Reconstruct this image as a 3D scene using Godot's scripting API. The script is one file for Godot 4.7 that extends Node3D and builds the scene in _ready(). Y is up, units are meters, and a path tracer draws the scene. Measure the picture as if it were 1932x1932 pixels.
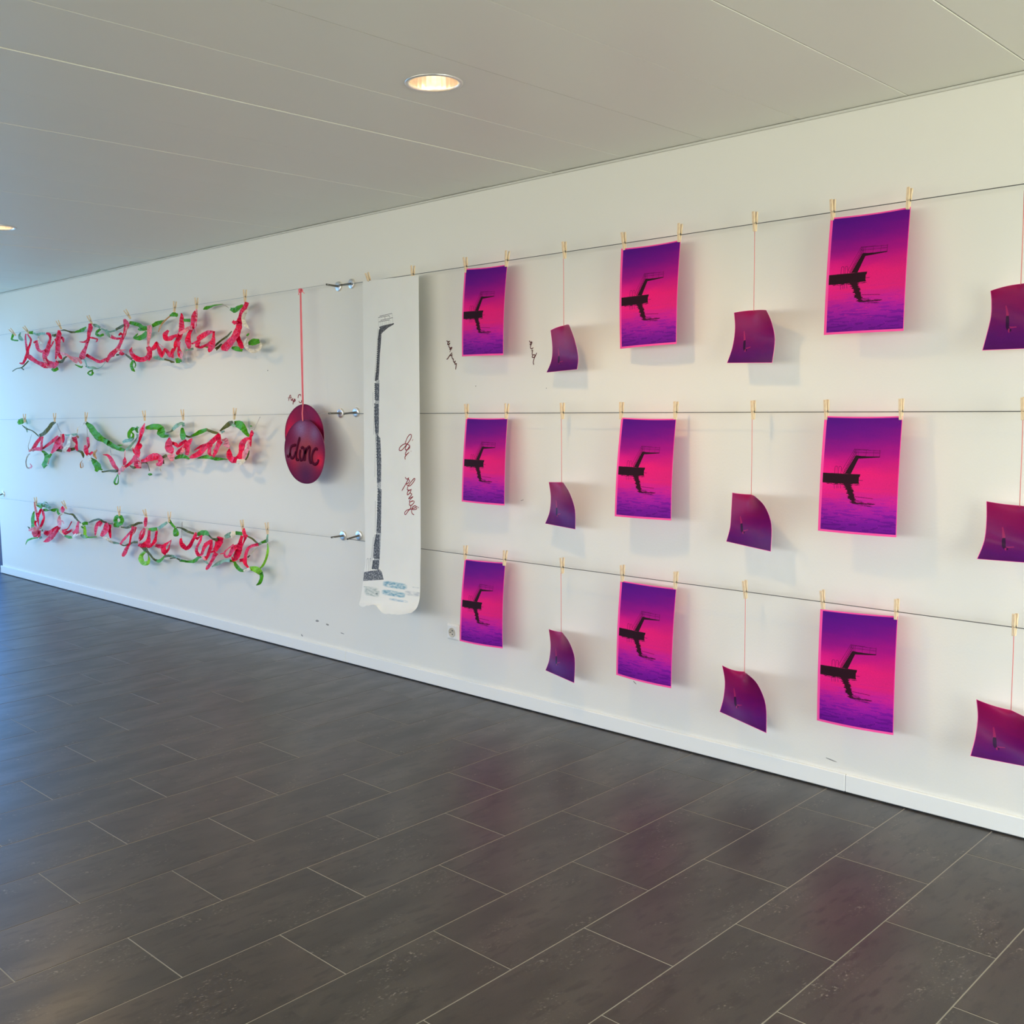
extends Node3D
# An exhibition wall: prints, cards, a scroll and paper-letter garlands pegged to steel wires.
# Metres; wall_back lies in the plane z = 0, the floor in y = 0, the camera looks along -x and -z.

var M := {}
var taken := {}
var rng := RandomNumberGenerator.new()

# ---------------------------------------------------------------- naming and tagging
func numbered(parent: Node, called: String) -> String:
	var key := str(parent.get_instance_id()) + called
	if not taken.has(key):
		taken[key] = 0
		return called
	taken[key] += 1
	return "%s_%03d" % [called, taken[key]]

func place(node: Node3D, called: String, parent: Node) -> Node3D:
	node.name = numbered(parent, called)
	parent.add_child(node, true)
	return node

func obj(called: String, mesh, mat, parent: Node = self) -> MeshInstance3D:
	var o := MeshInstance3D.new()
	if mesh is SurfaceTool:
		mesh.generate_normals()
		o.mesh = mesh.commit()
	else:
		o.mesh = mesh
	if mat != null:
		o.material_override = mat
	o.cast_shadow = GeometryInstance3D.SHADOW_CASTING_SETTING_ON
	place(o, called, parent)
	return o

func tag(o: Node, label: String, category: String, group := "") -> Node:
	o.set_meta("label", label)
	o.set_meta("category", category)
	if group != "":
		o.set_meta("group", group)
	return o

func thing(called: String, label: String, category: String, at := Vector3.ZERO, group := "") -> Node3D:
	var o := Node3D.new()
	place(o, called, self)
	o.position = at
	tag(o, label, category, group)
	return o

func structure(called: String, label: String, category: String) -> Node3D:
	var o := Node3D.new()
	place(o, called, self)
	tag(o, label, category)
	o.set_meta("kind", "structure")
	return o

# ---------------------------------------------------------------- mesh helpers
func begin(smooth := false) -> SurfaceTool:
	var st := SurfaceTool.new()
	st.begin(Mesh.PRIMITIVE_TRIANGLES)
	st.set_smooth_group(0 if smooth else -1)
	return st

func tri(st: SurfaceTool, a: Vector3, b: Vector3, c: Vector3, ua := Vector2.ZERO, ub := Vector2.ZERO, uc := Vector2.ZERO) -> void:
	# a, b, c run anticlockwise seen from outside
	st.set_uv(ua); st.add_vertex(a)
	st.set_uv(uc); st.add_vertex(c)
	st.set_uv(ub); st.add_vertex(b)

func quad(st: SurfaceTool, a: Vector3, b: Vector3, c: Vector3, d: Vector3) -> void:
	tri(st, a, b, c); tri(st, a, c, d)

func quad_uv(st: SurfaceTool, a: Vector3, b: Vector3, c: Vector3, d: Vector3, ua: Vector2, ub: Vector2, uc: Vector2, ud: Vector2) -> void:
	tri(st, a, b, c, ua, ub, uc); tri(st, a, c, d, ua, uc, ud)

# a box with chamfered edges
func add_box(st: SurfaceTool, lo: Vector3, hi: Vector3, ch := 0.0, xf := Transform3D.IDENTITY) -> void:
	var mid := (lo + hi) / 2.0
	var half := (hi - lo) / 2.0
	ch = minf(ch, minf(half.x, minf(half.y, half.z)) * 0.9)
	for axis in 3:
		var u := (axis + 1) % 3
		var v := (axis + 2) % 3
		for s in [-1.0, 1.0]:
			var p: Array[Vector3] = []
			for k in [[-1.0, -1.0], [1.0, -1.0], [1.0, 1.0], [-1.0, 1.0]]:
				var q := mid
				q[axis] += s * half[axis]
				q[u] += k[0] * (half[u] - ch)
				q[v] += k[1] * (half[v] - ch)
				p.append(xf * q)
			if s > 0: quad(st, p[0], p[1], p[2], p[3])
			else: quad(st, p[3], p[2], p[1], p[0])
	if ch <= 0.0:
		return
	var corner := func(sx: float, sy: float, sz: float, axis: int) -> Vector3:
		var sgn := Vector3(sx, sy, sz)
		var q := Vector3.ZERO
		for k in 3:
			q[k] = mid[k] + sgn[k] * (half[k] if k == axis else half[k] - ch)
		return xf * q
	for axis in 3:
		var u := (axis + 1) % 3
		var v := (axis + 2) % 3
		for su in [-1.0, 1.0]:
			for sv in [-1.0, 1.0]:
				var s0 := Vector3.ZERO
				s0[u] = su; s0[v] = sv; s0[axis] = -1.0
				var s1 := s0
				s1[axis] = 1.0
				var a: Vector3 = corner.call(s0.x, s0.y, s0.z, u)
				var b: Vector3 = corner.call(s0.x, s0.y, s0.z, v)
				var c: Vector3 = corner.call(s1.x, s1.y, s1.z, v)
				var d: Vector3 = corner.call(s1.x, s1.y, s1.z, u)
				if su * sv > 0: quad(st, a, b, c, d)
				else: quad(st, d, c, b, a)
	for sx in [-1.0, 1.0]:
		for sy in [-1.0, 1.0]:
			for sz in [-1.0, 1.0]:
				var a: Vector3 = corner.call(sx, sy, sz, 0)
				var b: Vector3 = corner.call(sx, sy, sz, 1)
				var c: Vector3 = corner.call(sx, sy, sz, 2)
				if sx * sy * sz > 0: tri(st, a, b, c)
				else: tri(st, c, b, a)

func box(lo: Vector3, hi: Vector3, ch := 0.0) -> SurfaceTool:
	var st := begin()
	add_box(st, lo, hi, ch)
	return st

func add_tube(st: SurfaceTool, pts: Array, r: float, sides := 8, r_end := -1.0) -> void:
	var rings: Array = []
	for i in pts.size():
		var a: Vector3 = pts[maxi(0, i - 1)]
		var b: Vector3 = pts[mini(pts.size() - 1, i + 1)]
		var t := (b - a).normalized()
		var n := t.cross(Vector3(0.0, 0.0, 1.0))
		if n.length() < 0.1:
			n = t.cross(Vector3(0.0, 1.0, 0.0))
		n = n.normalized()
		var m := t.cross(n)
		var rr := r if r_end < 0.0 else lerpf(r, r_end, float(i) / maxf(1.0, pts.size() - 1))
		var ring: Array = []
		for k in sides:
			var f := TAU * k / sides
			ring.append(pts[i] + (n * cos(f) + m * sin(f)) * rr)
		rings.append(ring)
	for i in rings.size() - 1:
		for k in sides:
			var l := (k + 1) % sides
			quad(st, rings[i][k], rings[i][l], rings[i + 1][l], rings[i + 1][k])
	for k in range(1, sides - 1):
		tri(st, rings[0][0], rings[0][k + 1], rings[0][k])
		var z: Array = rings[rings.size() - 1]
		tri(st, z[0], z[k], z[k + 1])

func tube(pts: Array, r: float, sides := 8) -> SurfaceTool:
	var st := begin(true)
	add_tube(st, pts, r, sides)
	return st

# profile: Vector2(radius, height) from bottom to top, turned about y, then moved by xf
func add_lathe(st: SurfaceTool, profile: Array, seg: int, xf := Transform3D.IDENTITY) -> void:
	for i in profile.size() - 1:
		for k in seg:
			var f := TAU * k / seg
			var g := TAU * (k + 1) / seg
			var p: Vector2 = profile[i]
			var q: Vector2 = profile[i + 1]
			var a := xf * Vector3(p.x * cos(f), p.y, -p.x * sin(f))
			var b := xf * Vector3(p.x * cos(g), p.y, -p.x * sin(g))
			var c := xf * Vector3(q.x * cos(g), q.y, -q.x * sin(g))
			var d := xf * Vector3(q.x * cos(f), q.y, -q.x * sin(f))
			if p.x < 1e-6: tri(st, a, c, d)
			elif q.x < 1e-6: tri(st, a, b, c)
			else: quad(st, a, b, c, d)

func catmull(a: Vector3, b: Vector3, c: Vector3, d: Vector3, t: float) -> Vector3:
	return 0.5 * (2.0 * b + (c - a) * t + (2.0 * a - 5.0 * b + 4.0 * c - d) * t * t + (3.0 * b - a - 3.0 * c + d) * t * t * t)

func curve(pts: Array, sub: int) -> Array:
	if pts.size() < 3:
		return pts
	var r: Array = []
	for i in pts.size() - 1:
		for k in sub:
			r.append(catmull(pts[maxi(0, i - 1)], pts[i], pts[i + 1], pts[mini(pts.size() - 1, i + 2)], float(k) / sub))
	r.append(pts[pts.size() - 1])
	return r

# a sheet of paper: rows of points, first row at the top, columns left to right, seen from +z; front surface, then back and edges
func sheet(g: Array, thick: float, front: Material, back: Material) -> ArrayMesh:
	var rows := g.size()
	var cols: int = g[0].size()
	var st := begin(true)
	var sb := begin(true)
	var off: Array = []
	for i in rows:
		var line: Array = []
		for j in cols:
			var du: Vector3 = g[i][mini(cols - 1, j + 1)] - g[i][maxi(0, j - 1)]
			var dv: Vector3 = g[maxi(0, i - 1)][j] - g[mini(rows - 1, i + 1)][j]
			line.append(g[i][j] - du.cross(dv).normalized() * thick)
		off.append(line)
	for i in rows - 1:
		for j in cols - 1:
			var u0 := float(j) / (cols - 1); var u1 := float(j + 1) / (cols - 1)
			var v0 := float(i) / (rows - 1); var v1 := float(i + 1) / (rows - 1)
			quad_uv(st, g[i + 1][j], g[i + 1][j + 1], g[i][j + 1], g[i][j], Vector2(u0, v1), Vector2(u1, v1), Vector2(u1, v0), Vector2(u0, v0))
			quad(sb, off[i + 1][j], off[i][j], off[i][j + 1], off[i + 1][j + 1])
	sb.set_smooth_group(-1)
	for i in rows - 1:
		quad(sb, off[i][0], off[i + 1][0], g[i + 1][0], g[i][0])
		var e := cols - 1
		quad(sb, g[i][e], g[i + 1][e], off[i + 1][e], off[i][e])
	for j in cols - 1:
		quad(sb, g[0][j], g[0][j + 1], off[0][j + 1], off[0][j])
		var e := rows - 1
		quad(sb, off[e][j], off[e][j + 1], g[e][j + 1], g[e][j])
	st.generate_normals()
	sb.generate_normals()
	var am := st.commit()
	am.surface_set_material(0, front)
	sb.commit(am)
	am.surface_set_material(1, back)
	return am

# ---------------------------------------------------------------- pictures
func mix_px(img: Image, x: int, y: int, c: Color) -> void:
	if x >= 0 and y >= 0 and x < img.get_width() and y < img.get_height():
		img.set_pixel(x, y, img.get_pixel(x, y).lerp(Color(c.r, c.g, c.b), c.a))

var mottle := noise(39, 0.07, 3)
func poly(img: Image, pts: Array, c: Color, speckle := 0.0) -> void:   # pts in 0..1
	var w := img.get_width()
	var h := img.get_height()
	var lo := 1e9
	var hi := -1e9
	for p in pts:
		lo = minf(lo, p.y * h); hi = maxf(hi, p.y * h)
	for y in range(maxi(0, int(lo)), mini(h, int(hi) + 1)):
		var xs: Array = []
		for i in pts.size():
			var a: Vector2 = pts[i]
			var b: Vector2 = pts[(i + 1) % pts.size()]
			var ya := a.y * h; var yb := b.y * h
			var yy := y + 0.5
			if (ya <= yy) != (yb <= yy):
				xs.append((a.x + (b.x - a.x) * (yy - ya) / (yb - ya)) * w)
		xs.sort()
		for k in range(0, xs.size() - 1, 2):
			for x in range(int(round(xs[k])), int(round(xs[k + 1]))):
				if speckle > 0.0:
					var s := rng.randf()
					var m := clampf(0.35 + 1.5 * mottle.get_noise_2d(x, y), 0.0, 1.0)
					mix_px(img, x, y, Color(c.r, c.g, c.b, c.a * (1.0 - speckle * maxf(s * s * 0.6, m * 0.8))))
				else:
					mix_px(img, x, y, c)

func stroke(img: Image, a: Vector2, b: Vector2, width_px: float, c: Color) -> void:
	var s := Vector2(img.get_width(), img.get_height())
	var d := ((b - a) * s).normalized()
	var n := Vector2(-d.y, d.x) * width_px / 2.0 / s
	poly(img, [a + n, b + n, b - n, a - n], c)

func noise(seed_: int, freq: float, octaves := 3) -> FastNoiseLite:
	var f := FastNoiseLite.new()
	f.seed = seed_
	f.noise_type = FastNoiseLite.TYPE_SIMPLEX_SMOOTH
	f.frequency = freq
	f.fractal_octaves = octaves
	return f

func ramp(stops: Array, t: float) -> Color:
	for i in stops.size() - 1:
		if t <= stops[i + 1][0]:
			return (stops[i][1] as Color).lerp(stops[i + 1][1], clampf((t - stops[i][0]) / (stops[i + 1][0] - stops[i][0]), 0.0, 1.0))
	return stops[stops.size() - 1][1]

func c8(r: int, g: int, b: int) -> Color:
	return Color8(r, g, b)

# the printed picture: a diving tower on a jetty against a violet and magenta sky, on neon pink paper
func print_picture() -> ImageTexture:
	var w := 512
	var h := 736
	var img := Image.create(w, h, false, Image.FORMAT_RGB8)
	var pink := c8(255, 84, 166)
	var stops := [[0.0, c8(84, 12, 130)], [0.14, c8(108, 12, 134)], [0.28, c8(158, 14, 132)], [0.38, c8(200, 18, 130)], [0.48, c8(236, 28, 122)], [0.60, c8(232, 32, 126)], [0.68, c8(206, 32, 148)], [0.78, c8(164, 26, 160)], [0.88, c8(122, 18, 150)], [1.0, c8(98, 12, 130)]]
	var cloud := noise(3, 0.006, 4)
	var wave := noise(8, 0.012, 3)
	for y in h:
		for x in w:
			var u := (x / float(w) - 0.035) / 0.957
			var v := (y / float(h) - 0.012) / 0.968
			if u < 0.0 or u > 1.0 or v < 0.0 or v > 1.0:
				img.set_pixel(x, y, pink)
				continue
			var t := v + 0.03 * cloud.get_noise_2d(x * 0.5, y * 2.0) - 0.05 * (0.5 - u) * clampf((0.45 - v) / 0.2, 0.0, 1.0)
			if v < 0.3: t += 0.08 * u * (0.3 - v) / 0.3
			if v > 0.62:
				var k := wave.get_noise_2d(x * 0.55 + y * 0.2, y * 4.5)
				t += (0.08 if k > 0.12 else -0.03) * (v - 0.60) * 2.4 - 0.035
				if v > 0.78 and absf(k - 0.12) < 0.03: t -= 0.10
			var c := ramp(stops, clampf(t, 0.0, 1.0))
			var band := smoothstep(0.28, 0.46, v) * (1.0 - smoothstep(0.60, 0.78, v))
			c = c.lerp(c8(255, 30, 148), 0.45 * band * maxf(0.0, 1.0 - u * 3.2))
			c = c.lerp(c8(190, 40, 112), 0.30 * band * maxf(0.0, u * 2.0 - 1.1))
			var gr := 1.0 + (rng.randf() - 0.5) * 0.16
			img.set_pixel(x, y, Color(minf(1.0, c.r * gr), c.g * gr, minf(1.0, c.b * gr)))
	var q := func(x: float, y: float) -> Vector2:   # picture coordinates to texture coordinates
		return Vector2(0.035 + 0.957 * x, 0.012 + 0.968 * y)
	var dark := Color(0.17, 0.06, 0.11, 1.0)
	var thin := Color(0.33, 0.02, 0.25, 0.8)
	# jetty
	poly(img, [q.call(0.0, 0.495), q.call(0.515, 0.492), q.call(0.51, 0.512), q.call(0.50, 0.518), q.call(0.50, 0.562), q.call(0.51, 0.575), q.call(0.36, 0.58), q.call(0.0, 0.582)], dark)
	stroke(img, q.call(0.0, 0.496), q.call(0.51, 0.493), 2.5, Color(0.30, 0.10, 0.18, 1.0))
	stroke(img, q.call(0.50, 0.545), q.call(0.556, 0.546), 2.5, thin)
	for k in 26:   # ragged water line under the jetty
		var x0 := rng.randf() * 0.48
		stroke(img, q.call(x0, 0.578 + rng.randf() * 0.014), q.call(x0 + 0.03 + rng.randf() * 0.05, 0.578 + rng.randf() * 0.014), 2.2, Color(0.2, 0.03, 0.13, 0.75))
	# tower leg with stair treads, and the board
	poly(img, [q.call(0.305, 0.492), q.call(0.388, 0.492), q.call(0.475, 0.355), q.call(0.755, 0.340), q.call(0.755, 0.333), q.call(0.52, 0.332), q.call(0.44, 0.326), q.call(0.425, 0.342)], dark)
	for k in 13:
		var t := k / 12.0
		var a: Vector2 = q.call(0.312 + 0.118 * t, 0.485 - 0.148 * t)
		stroke(img, a + Vector2(-0.030, 0.0), a + Vector2(0.012, 0.002), 3.0, Color(0.17, 0.05, 0.11, 0.95))
	# handrails of the stair
	for d in [[0.262, 0.462, 0.405, 0.282], [0.290, 0.468, 0.428, 0.280], [0.300, 0.478, 0.440, 0.300]]:
		stroke(img, q.call(d[0], d[1]), q.call(d[2], d[3]), 2.6, thin)
	stroke(img, q.call(0.262, 0.462), q.call(0.288, 0.490), 2.6, thin)
	stroke(img, q.call(0.290, 0.468), q.call(0.300, 0.490), 2.6, thin)
	# rails of the platform
	for yy in [[0.276, 0.283], [0.300, 0.303]]:
		stroke(img, q.call(0.405, yy[0]), q.call(0.752, yy[1]), 2.4, thin)
	stroke(img, q.call(0.405, 0.272), q.call(0.60, 0.276), 2.0, thin)
	for xx in [0.41, 0.428, 0.446, 0.47, 0.57, 0.67, 0.75]:
		stroke(img, q.call(xx, 0.276), q.call(xx, 0.334), 2.4, thin)
	# two looped ladders and their reflections
	for xx in [[0.165, 0.198], [0.218, 0.252]]:
		for e in xx:
			stroke(img, q.call(e, 0.438), q.call(e, 0.495), 2.6, thin)
			stroke(img, q.call(e, 0.582), q.call(e + 0.008, 0.618 + rng.randf() * 0.02), 2.6, thin)
		for k in 8:
			var f0 := PI * k / 8.0; var f1 := PI * (k + 1) / 8.0
			var m: float = (xx[0] + xx[1]) / 2.0; var r: float = (xx[1] - xx[0]) / 2.0
			stroke(img, q.call(m - r * cos(f0), 0.438 - 0.008 * sin(f0)), q.call(m - r * cos(f1), 0.438 - 0.008 * sin(f1)), 2.6, thin)
	# reflection of the tower in the rippled water
	var left: Array = []
	var right: Array = []
	for k in 45:
		var t := k / 44.0
		var y := 0.575 + 0.175 * t
		var xl := 0.29 + 0.135 * t + (rng.randf() - 0.6) * 0.05
		var xr := 0.40 + 0.075 * t + (rng.randf() - 0.4) * 0.04
		left.append(q.call(xl, y)); right.push_front(q.call(xr, y))
	poly(img, left + right, Color(0.2, 0.05, 0.12, 1.0))
	poly(img, [q.call(0.43, 0.735), q.call(0.50, 0.742), q.call(0.74, 0.745), q.call(0.70, 0.753), q.call(0.58, 0.750), q.call(0.50, 0.757), q.call(0.43, 0.752)], Color(0.22, 0.05, 0.15, 0.9))
	stroke(img, q.call(0.46, 0.690), q.call(0.70, 0.700), 3.4, Color(0.35, 0.02, 0.2, 0.75))
	for k in 34:
		var x0 := 0.38 + rng.randf() * 0.30
		var y0 := 0.72 + rng.randf() * 0.05
		stroke(img, q.call(x0, y0), q.call(x0 + 0.03 + rng.randf() * 0.06, y0 + 0.002), 2.0, Color(0.3, 0.03, 0.22, 0.7))
	return ImageTexture.create_from_image(img)

# the card: the same dusk water, with a diver seen head down
func card_picture() -> ImageTexture:
	var w := 320
	var img := Image.create(w, w, false, Image.FORMAT_RGB8)
	var stops := [[0.0, c8(166, 14, 82)], [0.3, c8(152, 22, 92)], [0.6, c8(120, 16, 98)], [0.85, c8(88, 14, 104)], [1.0, c8(80, 10, 92)]]
	var cloud := noise(21, 0.01, 3)
	for y in w:
		for x in w:
			var e := minf(minf(x, w - 1 - x), minf(y, w - 1 - y))
			if e < 3.0:
				img.set_pixel(x, y, c8(255, 128, 184))
				continue
			var c := ramp(stops, clampf(y / float(w) + 0.06 * cloud.get_noise_2d(x, y * 2.5), 0.0, 1.0))
			var gr := 1.0 + (rng.randf() - 0.5) * 0.14
			img.set_pixel(x, y, Color(c.r * gr, c.g * gr, c.b * gr))
	var skin := Color(0.80, 0.22, 0.40, 0.6)
	var suit := Color(0.16, 0.04, 0.21, 0.88)
	poly(img, [Vector2(0.245, 0.42), Vector2(0.268, 0.42), Vector2(0.305, 0.57), Vector2(0.30, 0.60), Vector2(0.262, 0.60)], skin)
	poly(img, [Vector2(0.262, 0.59), Vector2(0.305, 0.585), Vector2(0.318, 0.66), Vector2(0.325, 0.72), Vector2(0.335, 0.745), Vector2(0.305, 0.765), Vector2(0.275, 0.73), Vector2(0.258, 0.65)], suit)
	poly(img, [Vector2(0.325, 0.725), Vector2(0.36, 0.725), Vector2(0.445, 0.715), Vector2(0.448, 0.727), Vector2(0.36, 0.742)], skin)
	poly(img, [Vector2(0.32, 0.745), Vector2(0.345, 0.75), Vector2(0.35, 0.79), Vector2(0.33, 0.785)], skin)
	poly(img, [Vector2(0.345, 0.752), Vector2(0.372, 0.75), Vector2(0.372, 0.775), Vector2(0.348, 0.778)], suit)
	return ImageTexture.create_from_image(img)

const TOWER_TOP = [0.317, 0.1444, 0.3275, 0.1433, 0.3694, 0.1419, 0.4388, 0.14, 0.5076, 0.1391, 0.5486, 0.1384, 0.5792, 0.1371, 0.5906, 0.1391, 0.5756, 0.1416, 0.5345, 0.1448, 0.4795, 0.1489, 0.424, 0.1558, 0.3821, 0.1608, 0.3575, 0.1649, 0.347, 0.1904, 0.3269, 0.2214, 0.3109, 0.2706, 0.2957, 0.2986, 0.2413, 0.2988, 0.2564, 0.2769, 0.2733, 0.2433, 0.2888, 0.2098, 0.3005, 0.1819, 0.3177, 0.1643, 0.3306, 0.15]
const TOWER_FAINT = [0.2425, 0.2986, 0.3134, 0.2991, 0.3065, 0.3599, 0.2912, 0.4553, 0.3254, 0.5337, 0.317, 0.6199, 0.3111, 0.7517, 0.2769, 0.8323, 0.2649, 0.8616, 0.1618, 0.8624, 0.1842, 0.7961, 0.2256, 0.7515, 0.2482, 0.6568, 0.2539, 0.5342, 0.2181, 0.4411, 0.2282, 0.3697]
const TOWER_LEGS = [["", 0.2273, 0.3085, 0.3113, 0.309, 0.307, 0.3347, 0.3044, 0.3592, 0.2283, 0.3589], ["", 0.2171, 0.3679, 0.2951, 0.3681, 0.2974, 0.4161, 0.2912, 0.4553, 0.2308, 0.4572, 0.2104, 0.4161], ["", 0.2576, 0.4589, 0.3194, 0.4695, 0.332, 0.5337, 0.3224, 0.599, 0.2461, 0.6045, 0.245, 0.5343], ["", 0.2678, 0.6204, 0.3303, 0.6215, 0.3183, 0.6919, 0.3066, 0.7518, 0.2209, 0.7534, 0.2465, 0.693], ["", 0.216, 0.7589, 0.2838, 0.7576, 0.2767, 0.8014, 0.2746, 0.8324, 0.1494, 0.8316, 0.1682, 0.7964], ["", 0.1542, 0.8389, 0.2679, 0.8344, 0.27, 0.8633, 0.1441, 0.8646], ["", -0.0032, 0.8775, 0.2924, 0.862, 0.3356, 0.8688, 0.3841, 0.8899, -0.0081, 0.9042]]
const RAILS = [["", 0.3261, 0.1132, 0.5537, 0.1092], ["", 0.2979, 0.117, 0.5022, 0.1146], ["", 0.5022, 0.1146, 0.5156, 0.1198], ["", 0.3427, 0.1257, 0.5666, 0.1215], ["", 0.3075, 0.1296, 0.5117, 0.1268], ["", 0.4265, 0.116, 0.4261, 0.1238], ["", 0.3013, 0.1172, 0.3101, 0.143], ["", 0.4877, 0.1281, 0.4905, 0.1381], ["", 0.5151, 0.1274, 0.5179, 0.1385], ["", 0.5537, 0.1094, 0.5678, 0.136], ["", 0.3424, 0.1302, 0.3485, 0.1425], ["", 0.3772, 0.1296, 0.3799, 0.1413], ["", 0.4119, 0.1296, 0.4146, 0.1402], ["", 0.443, 0.129, 0.4444, 0.1395], ["", 0.2923, 0.1472, 0.2567, 0.2206], ["", 0.2567, 0.2206, 0.2108, 0.2991], ["", 0.3026, 0.1496, 0.2672, 0.2207], ["", 0.2672, 0.2207, 0.225, 0.2992]]
const LADDERS = [["", 0.1895, 0.3339, 0.1898, 0.3767], ["", 0.2055, 0.3768, 0.197, 0.4591], ["", 0.2304, 0.4662, 0.2065, 0.585], ["", 0.2121, 0.6573, 0.2029, 0.7519], ["", 0.1865, 0.7595, 0.1267, 0.8413], ["", 0.1633, 0.7673, 0.1037, 0.8419], ["", 0.0329, 0.8729, 0.0296, 0.8381], ["", 0.0296, 0.8381, 0.0574, 0.8338], ["", 0.0574, 0.8338, 0.0723, 0.8719], ["", 0.0885, 0.8715, 0.0805, 0.8369], ["", 0.0805, 0.8369, 0.1035, 0.8327], ["", 0.1035, 0.8327, 0.1253, 0.8706]]
const SMUDGES = [["b", 0.5848, 0.9009, 0.7967, 0.9107], ["b", 0.5689, 0.9261, 0.7708, 0.9348], ["c", 0.669, 0.943, 0.8318, 0.9466], ["g", 0.1901, 0.9307, 0.3358, 0.945], ["d", 0.2812, 0.9342, 0.3037, 0.9364], ["g", 0.0692, 0.9203, 0.1166, 0.9219], ["e", 0.8927, 0.918, 1.0314, 0.9255], ["e", 0.9309, 0.8989, 0.991, 0.9006], ["e", 0.8759, 0.9299, 1.015, 0.9291]]

func pairs(a: Array, from := 0) -> Array:
	var r: Array = []
	for i in range(from, a.size(), 2):
		r.append(Vector2(a[i], a[i + 1]))
	return r

# the scroll: a charcoal rubbing of a tall diving tower above pale blue water
func scroll_picture() -> ImageTexture:
	var w := 512
	var h := 2000
	var img := Image.create(w, h, false, Image.FORMAT_RGB8)
	var tone := noise(31, 0.004, 3)
	for y in h:
		for x in w:
			var k := 1.0 + 0.012 * tone.get_noise_2d(x, y)
			img.set_pixel(x, y, Color(0.925 * k, 0.915 * k, 0.885 * k))
	var coal := Color(0.23, 0.23, 0.25, 1.0)
	poly(img, pairs(TOWER_TOP), coal, 0.45)
	poly(img, pairs(TOWER_FAINT), Color(0.45, 0.47, 0.50, 0.75), 0.95)
	for l in TOWER_LEGS:
		poly(img, pairs(l, 1), Color(0.25, 0.27, 0.31, 1.0), 0.75)
	var pts := pairs(TOWER_TOP)
	# stair teeth along the left side of the upper leg and of the lower pieces
	for i in range(18, pts.size() - 1):
		for k in 6:
			var a: Vector2 = (pts[i] as Vector2).lerp(pts[i + 1], k / 6.0)
			poly(img, [a + Vector2(-0.020, 0.0), a + Vector2(0.012, -0.0035), a + Vector2(0.012, 0.0035)], coal)
	for l in TOWER_LEGS:
		var q := pairs(l, 1)
		if l == TOWER_LEGS[6]: continue
		var n: int = q.size()
		for k in 9:
			var a: Vector2 = (q[0] as Vector2).lerp(q[n - 1], k / 9.0)
			if l == TOWER_LEGS[1]: a = (q[0] as Vector2).lerp(q[4], k / 9.0)
			poly(img, [a + Vector2(-0.016, 0.001), a + Vector2(0.016, -0.0022), a + Vector2(0.016, 0.0040)], Color(0.25, 0.27, 0.3, 0.9))
	for k in RAILS.size():
		var q := pairs(RAILS[k], 1)
		stroke(img, q[0], q[1], 2.8 if k < 6 else 1.6, Color(0.36, 0.35, 0.33, 0.95 if k < 6 else 0.45))
	for l in LADDERS:
		var q := pairs(l, 1)
		stroke(img, q[0], q[1], 2.0, Color(0.38, 0.39, 0.42, 0.8))
	var patch := noise(33, 0.03, 4)
	var fleck := noise(34, 0.09, 3)
	for s in SMUDGES:
		var q := pairs(s, 1)
		var c: Vector2 = q[0]
		var r: Vector2 = q[1] - q[0]
		var tint: Color = {"b": c8(92, 148, 172), "c": c8(146, 176, 196), "g": c8(166, 178, 172), "d": c8(96, 110, 112), "e": c8(186, 190, 192)}[s[0]]
		for y in range(int((c.y - r.y) * h), int((c.y + r.y) * h)):
			for x in range(int((c.x - r.x) * w), int((c.x + r.x) * w)):
				var d := Vector2((x / float(w) - c.x) / r.x, (y / float(h) - c.y) / r.y)
				var k := clampf(1.25 - pow(absf(d.x), 4.0) - pow(absf(d.y), 3.0), 0.0, 1.0) * clampf(0.85 + 1.3 * patch.get_noise_2d(x * 0.45, y * 1.8), 0.0, 1.0)
				mix_px(img, x, y, Color(tint.r, tint.g, tint.b, k * (0.45 + 0.4 * clampf(0.5 + 2.0 * fleck.get_noise_2d(x * 0.3, y), 0.0, 1.0))))
	return ImageTexture.create_from_image(img)

func disc_picture(front: bool) -> ImageTexture:
	var w := 288
	var img := Image.create(w, w, false, Image.FORMAT_RGB8)
	var glow: Array = [[0.26, 0.60, 0.14, c8(206, 22, 52)], [0.84, 0.62, 0.15, c8(248, 24, 62)], [0.55, 0.40, 0.25, c8(170, 48, 52)], [0.50, 0.60, 0.30, c8(160, 70, 80)], [0.42, 0.14, 0.2, c8(140, 112, 150)], [0.74, 0.22, 0.16, c8(130, 96, 132)], [0.50, 0.86, 0.22, c8(84, 32, 74)], [0.12, 0.52, 0.12, c8(122, 86, 104)]] if front else [[0.18, 0.42, 0.24, c8(222, 8, 60)], [0.80, 0.38, 0.13, c8(208, 14, 78)], [0.42, 0.12, 0.25, c8(132, 8, 58)], [0.66, 0.16, 0.2, c8(126, 26, 74)]]
	for y in w:
		for x in w:
			var p := Vector2(x + 0.5, y + 0.5) / w
			var c := c8(112, 14, 58) if front else c8(142, 12, 66)
			for s in glow:
				var d: float = p.distance_to(Vector2(s[0], s[1])) / (s[2] * 1.5)
				c = c.lerp(s[3], exp(-d * d * 2.6) * 0.9)
			var e := 1.0 - p.distance_to(Vector2(0.5, 0.5)) * 2.0
			c = c.lerp(c8(74, 18, 54), clampf(1.0 - e / 0.10, 0.0, 1.0) * 0.55)
			var gr := 1.0 + (rng.randf() - 0.5) * 0.28
			img.set_pixel(x, y, Color(minf(1.0, c.r * gr), c.g * gr, c.b * gr))
	return ImageTexture.create_from_image(img)

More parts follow.
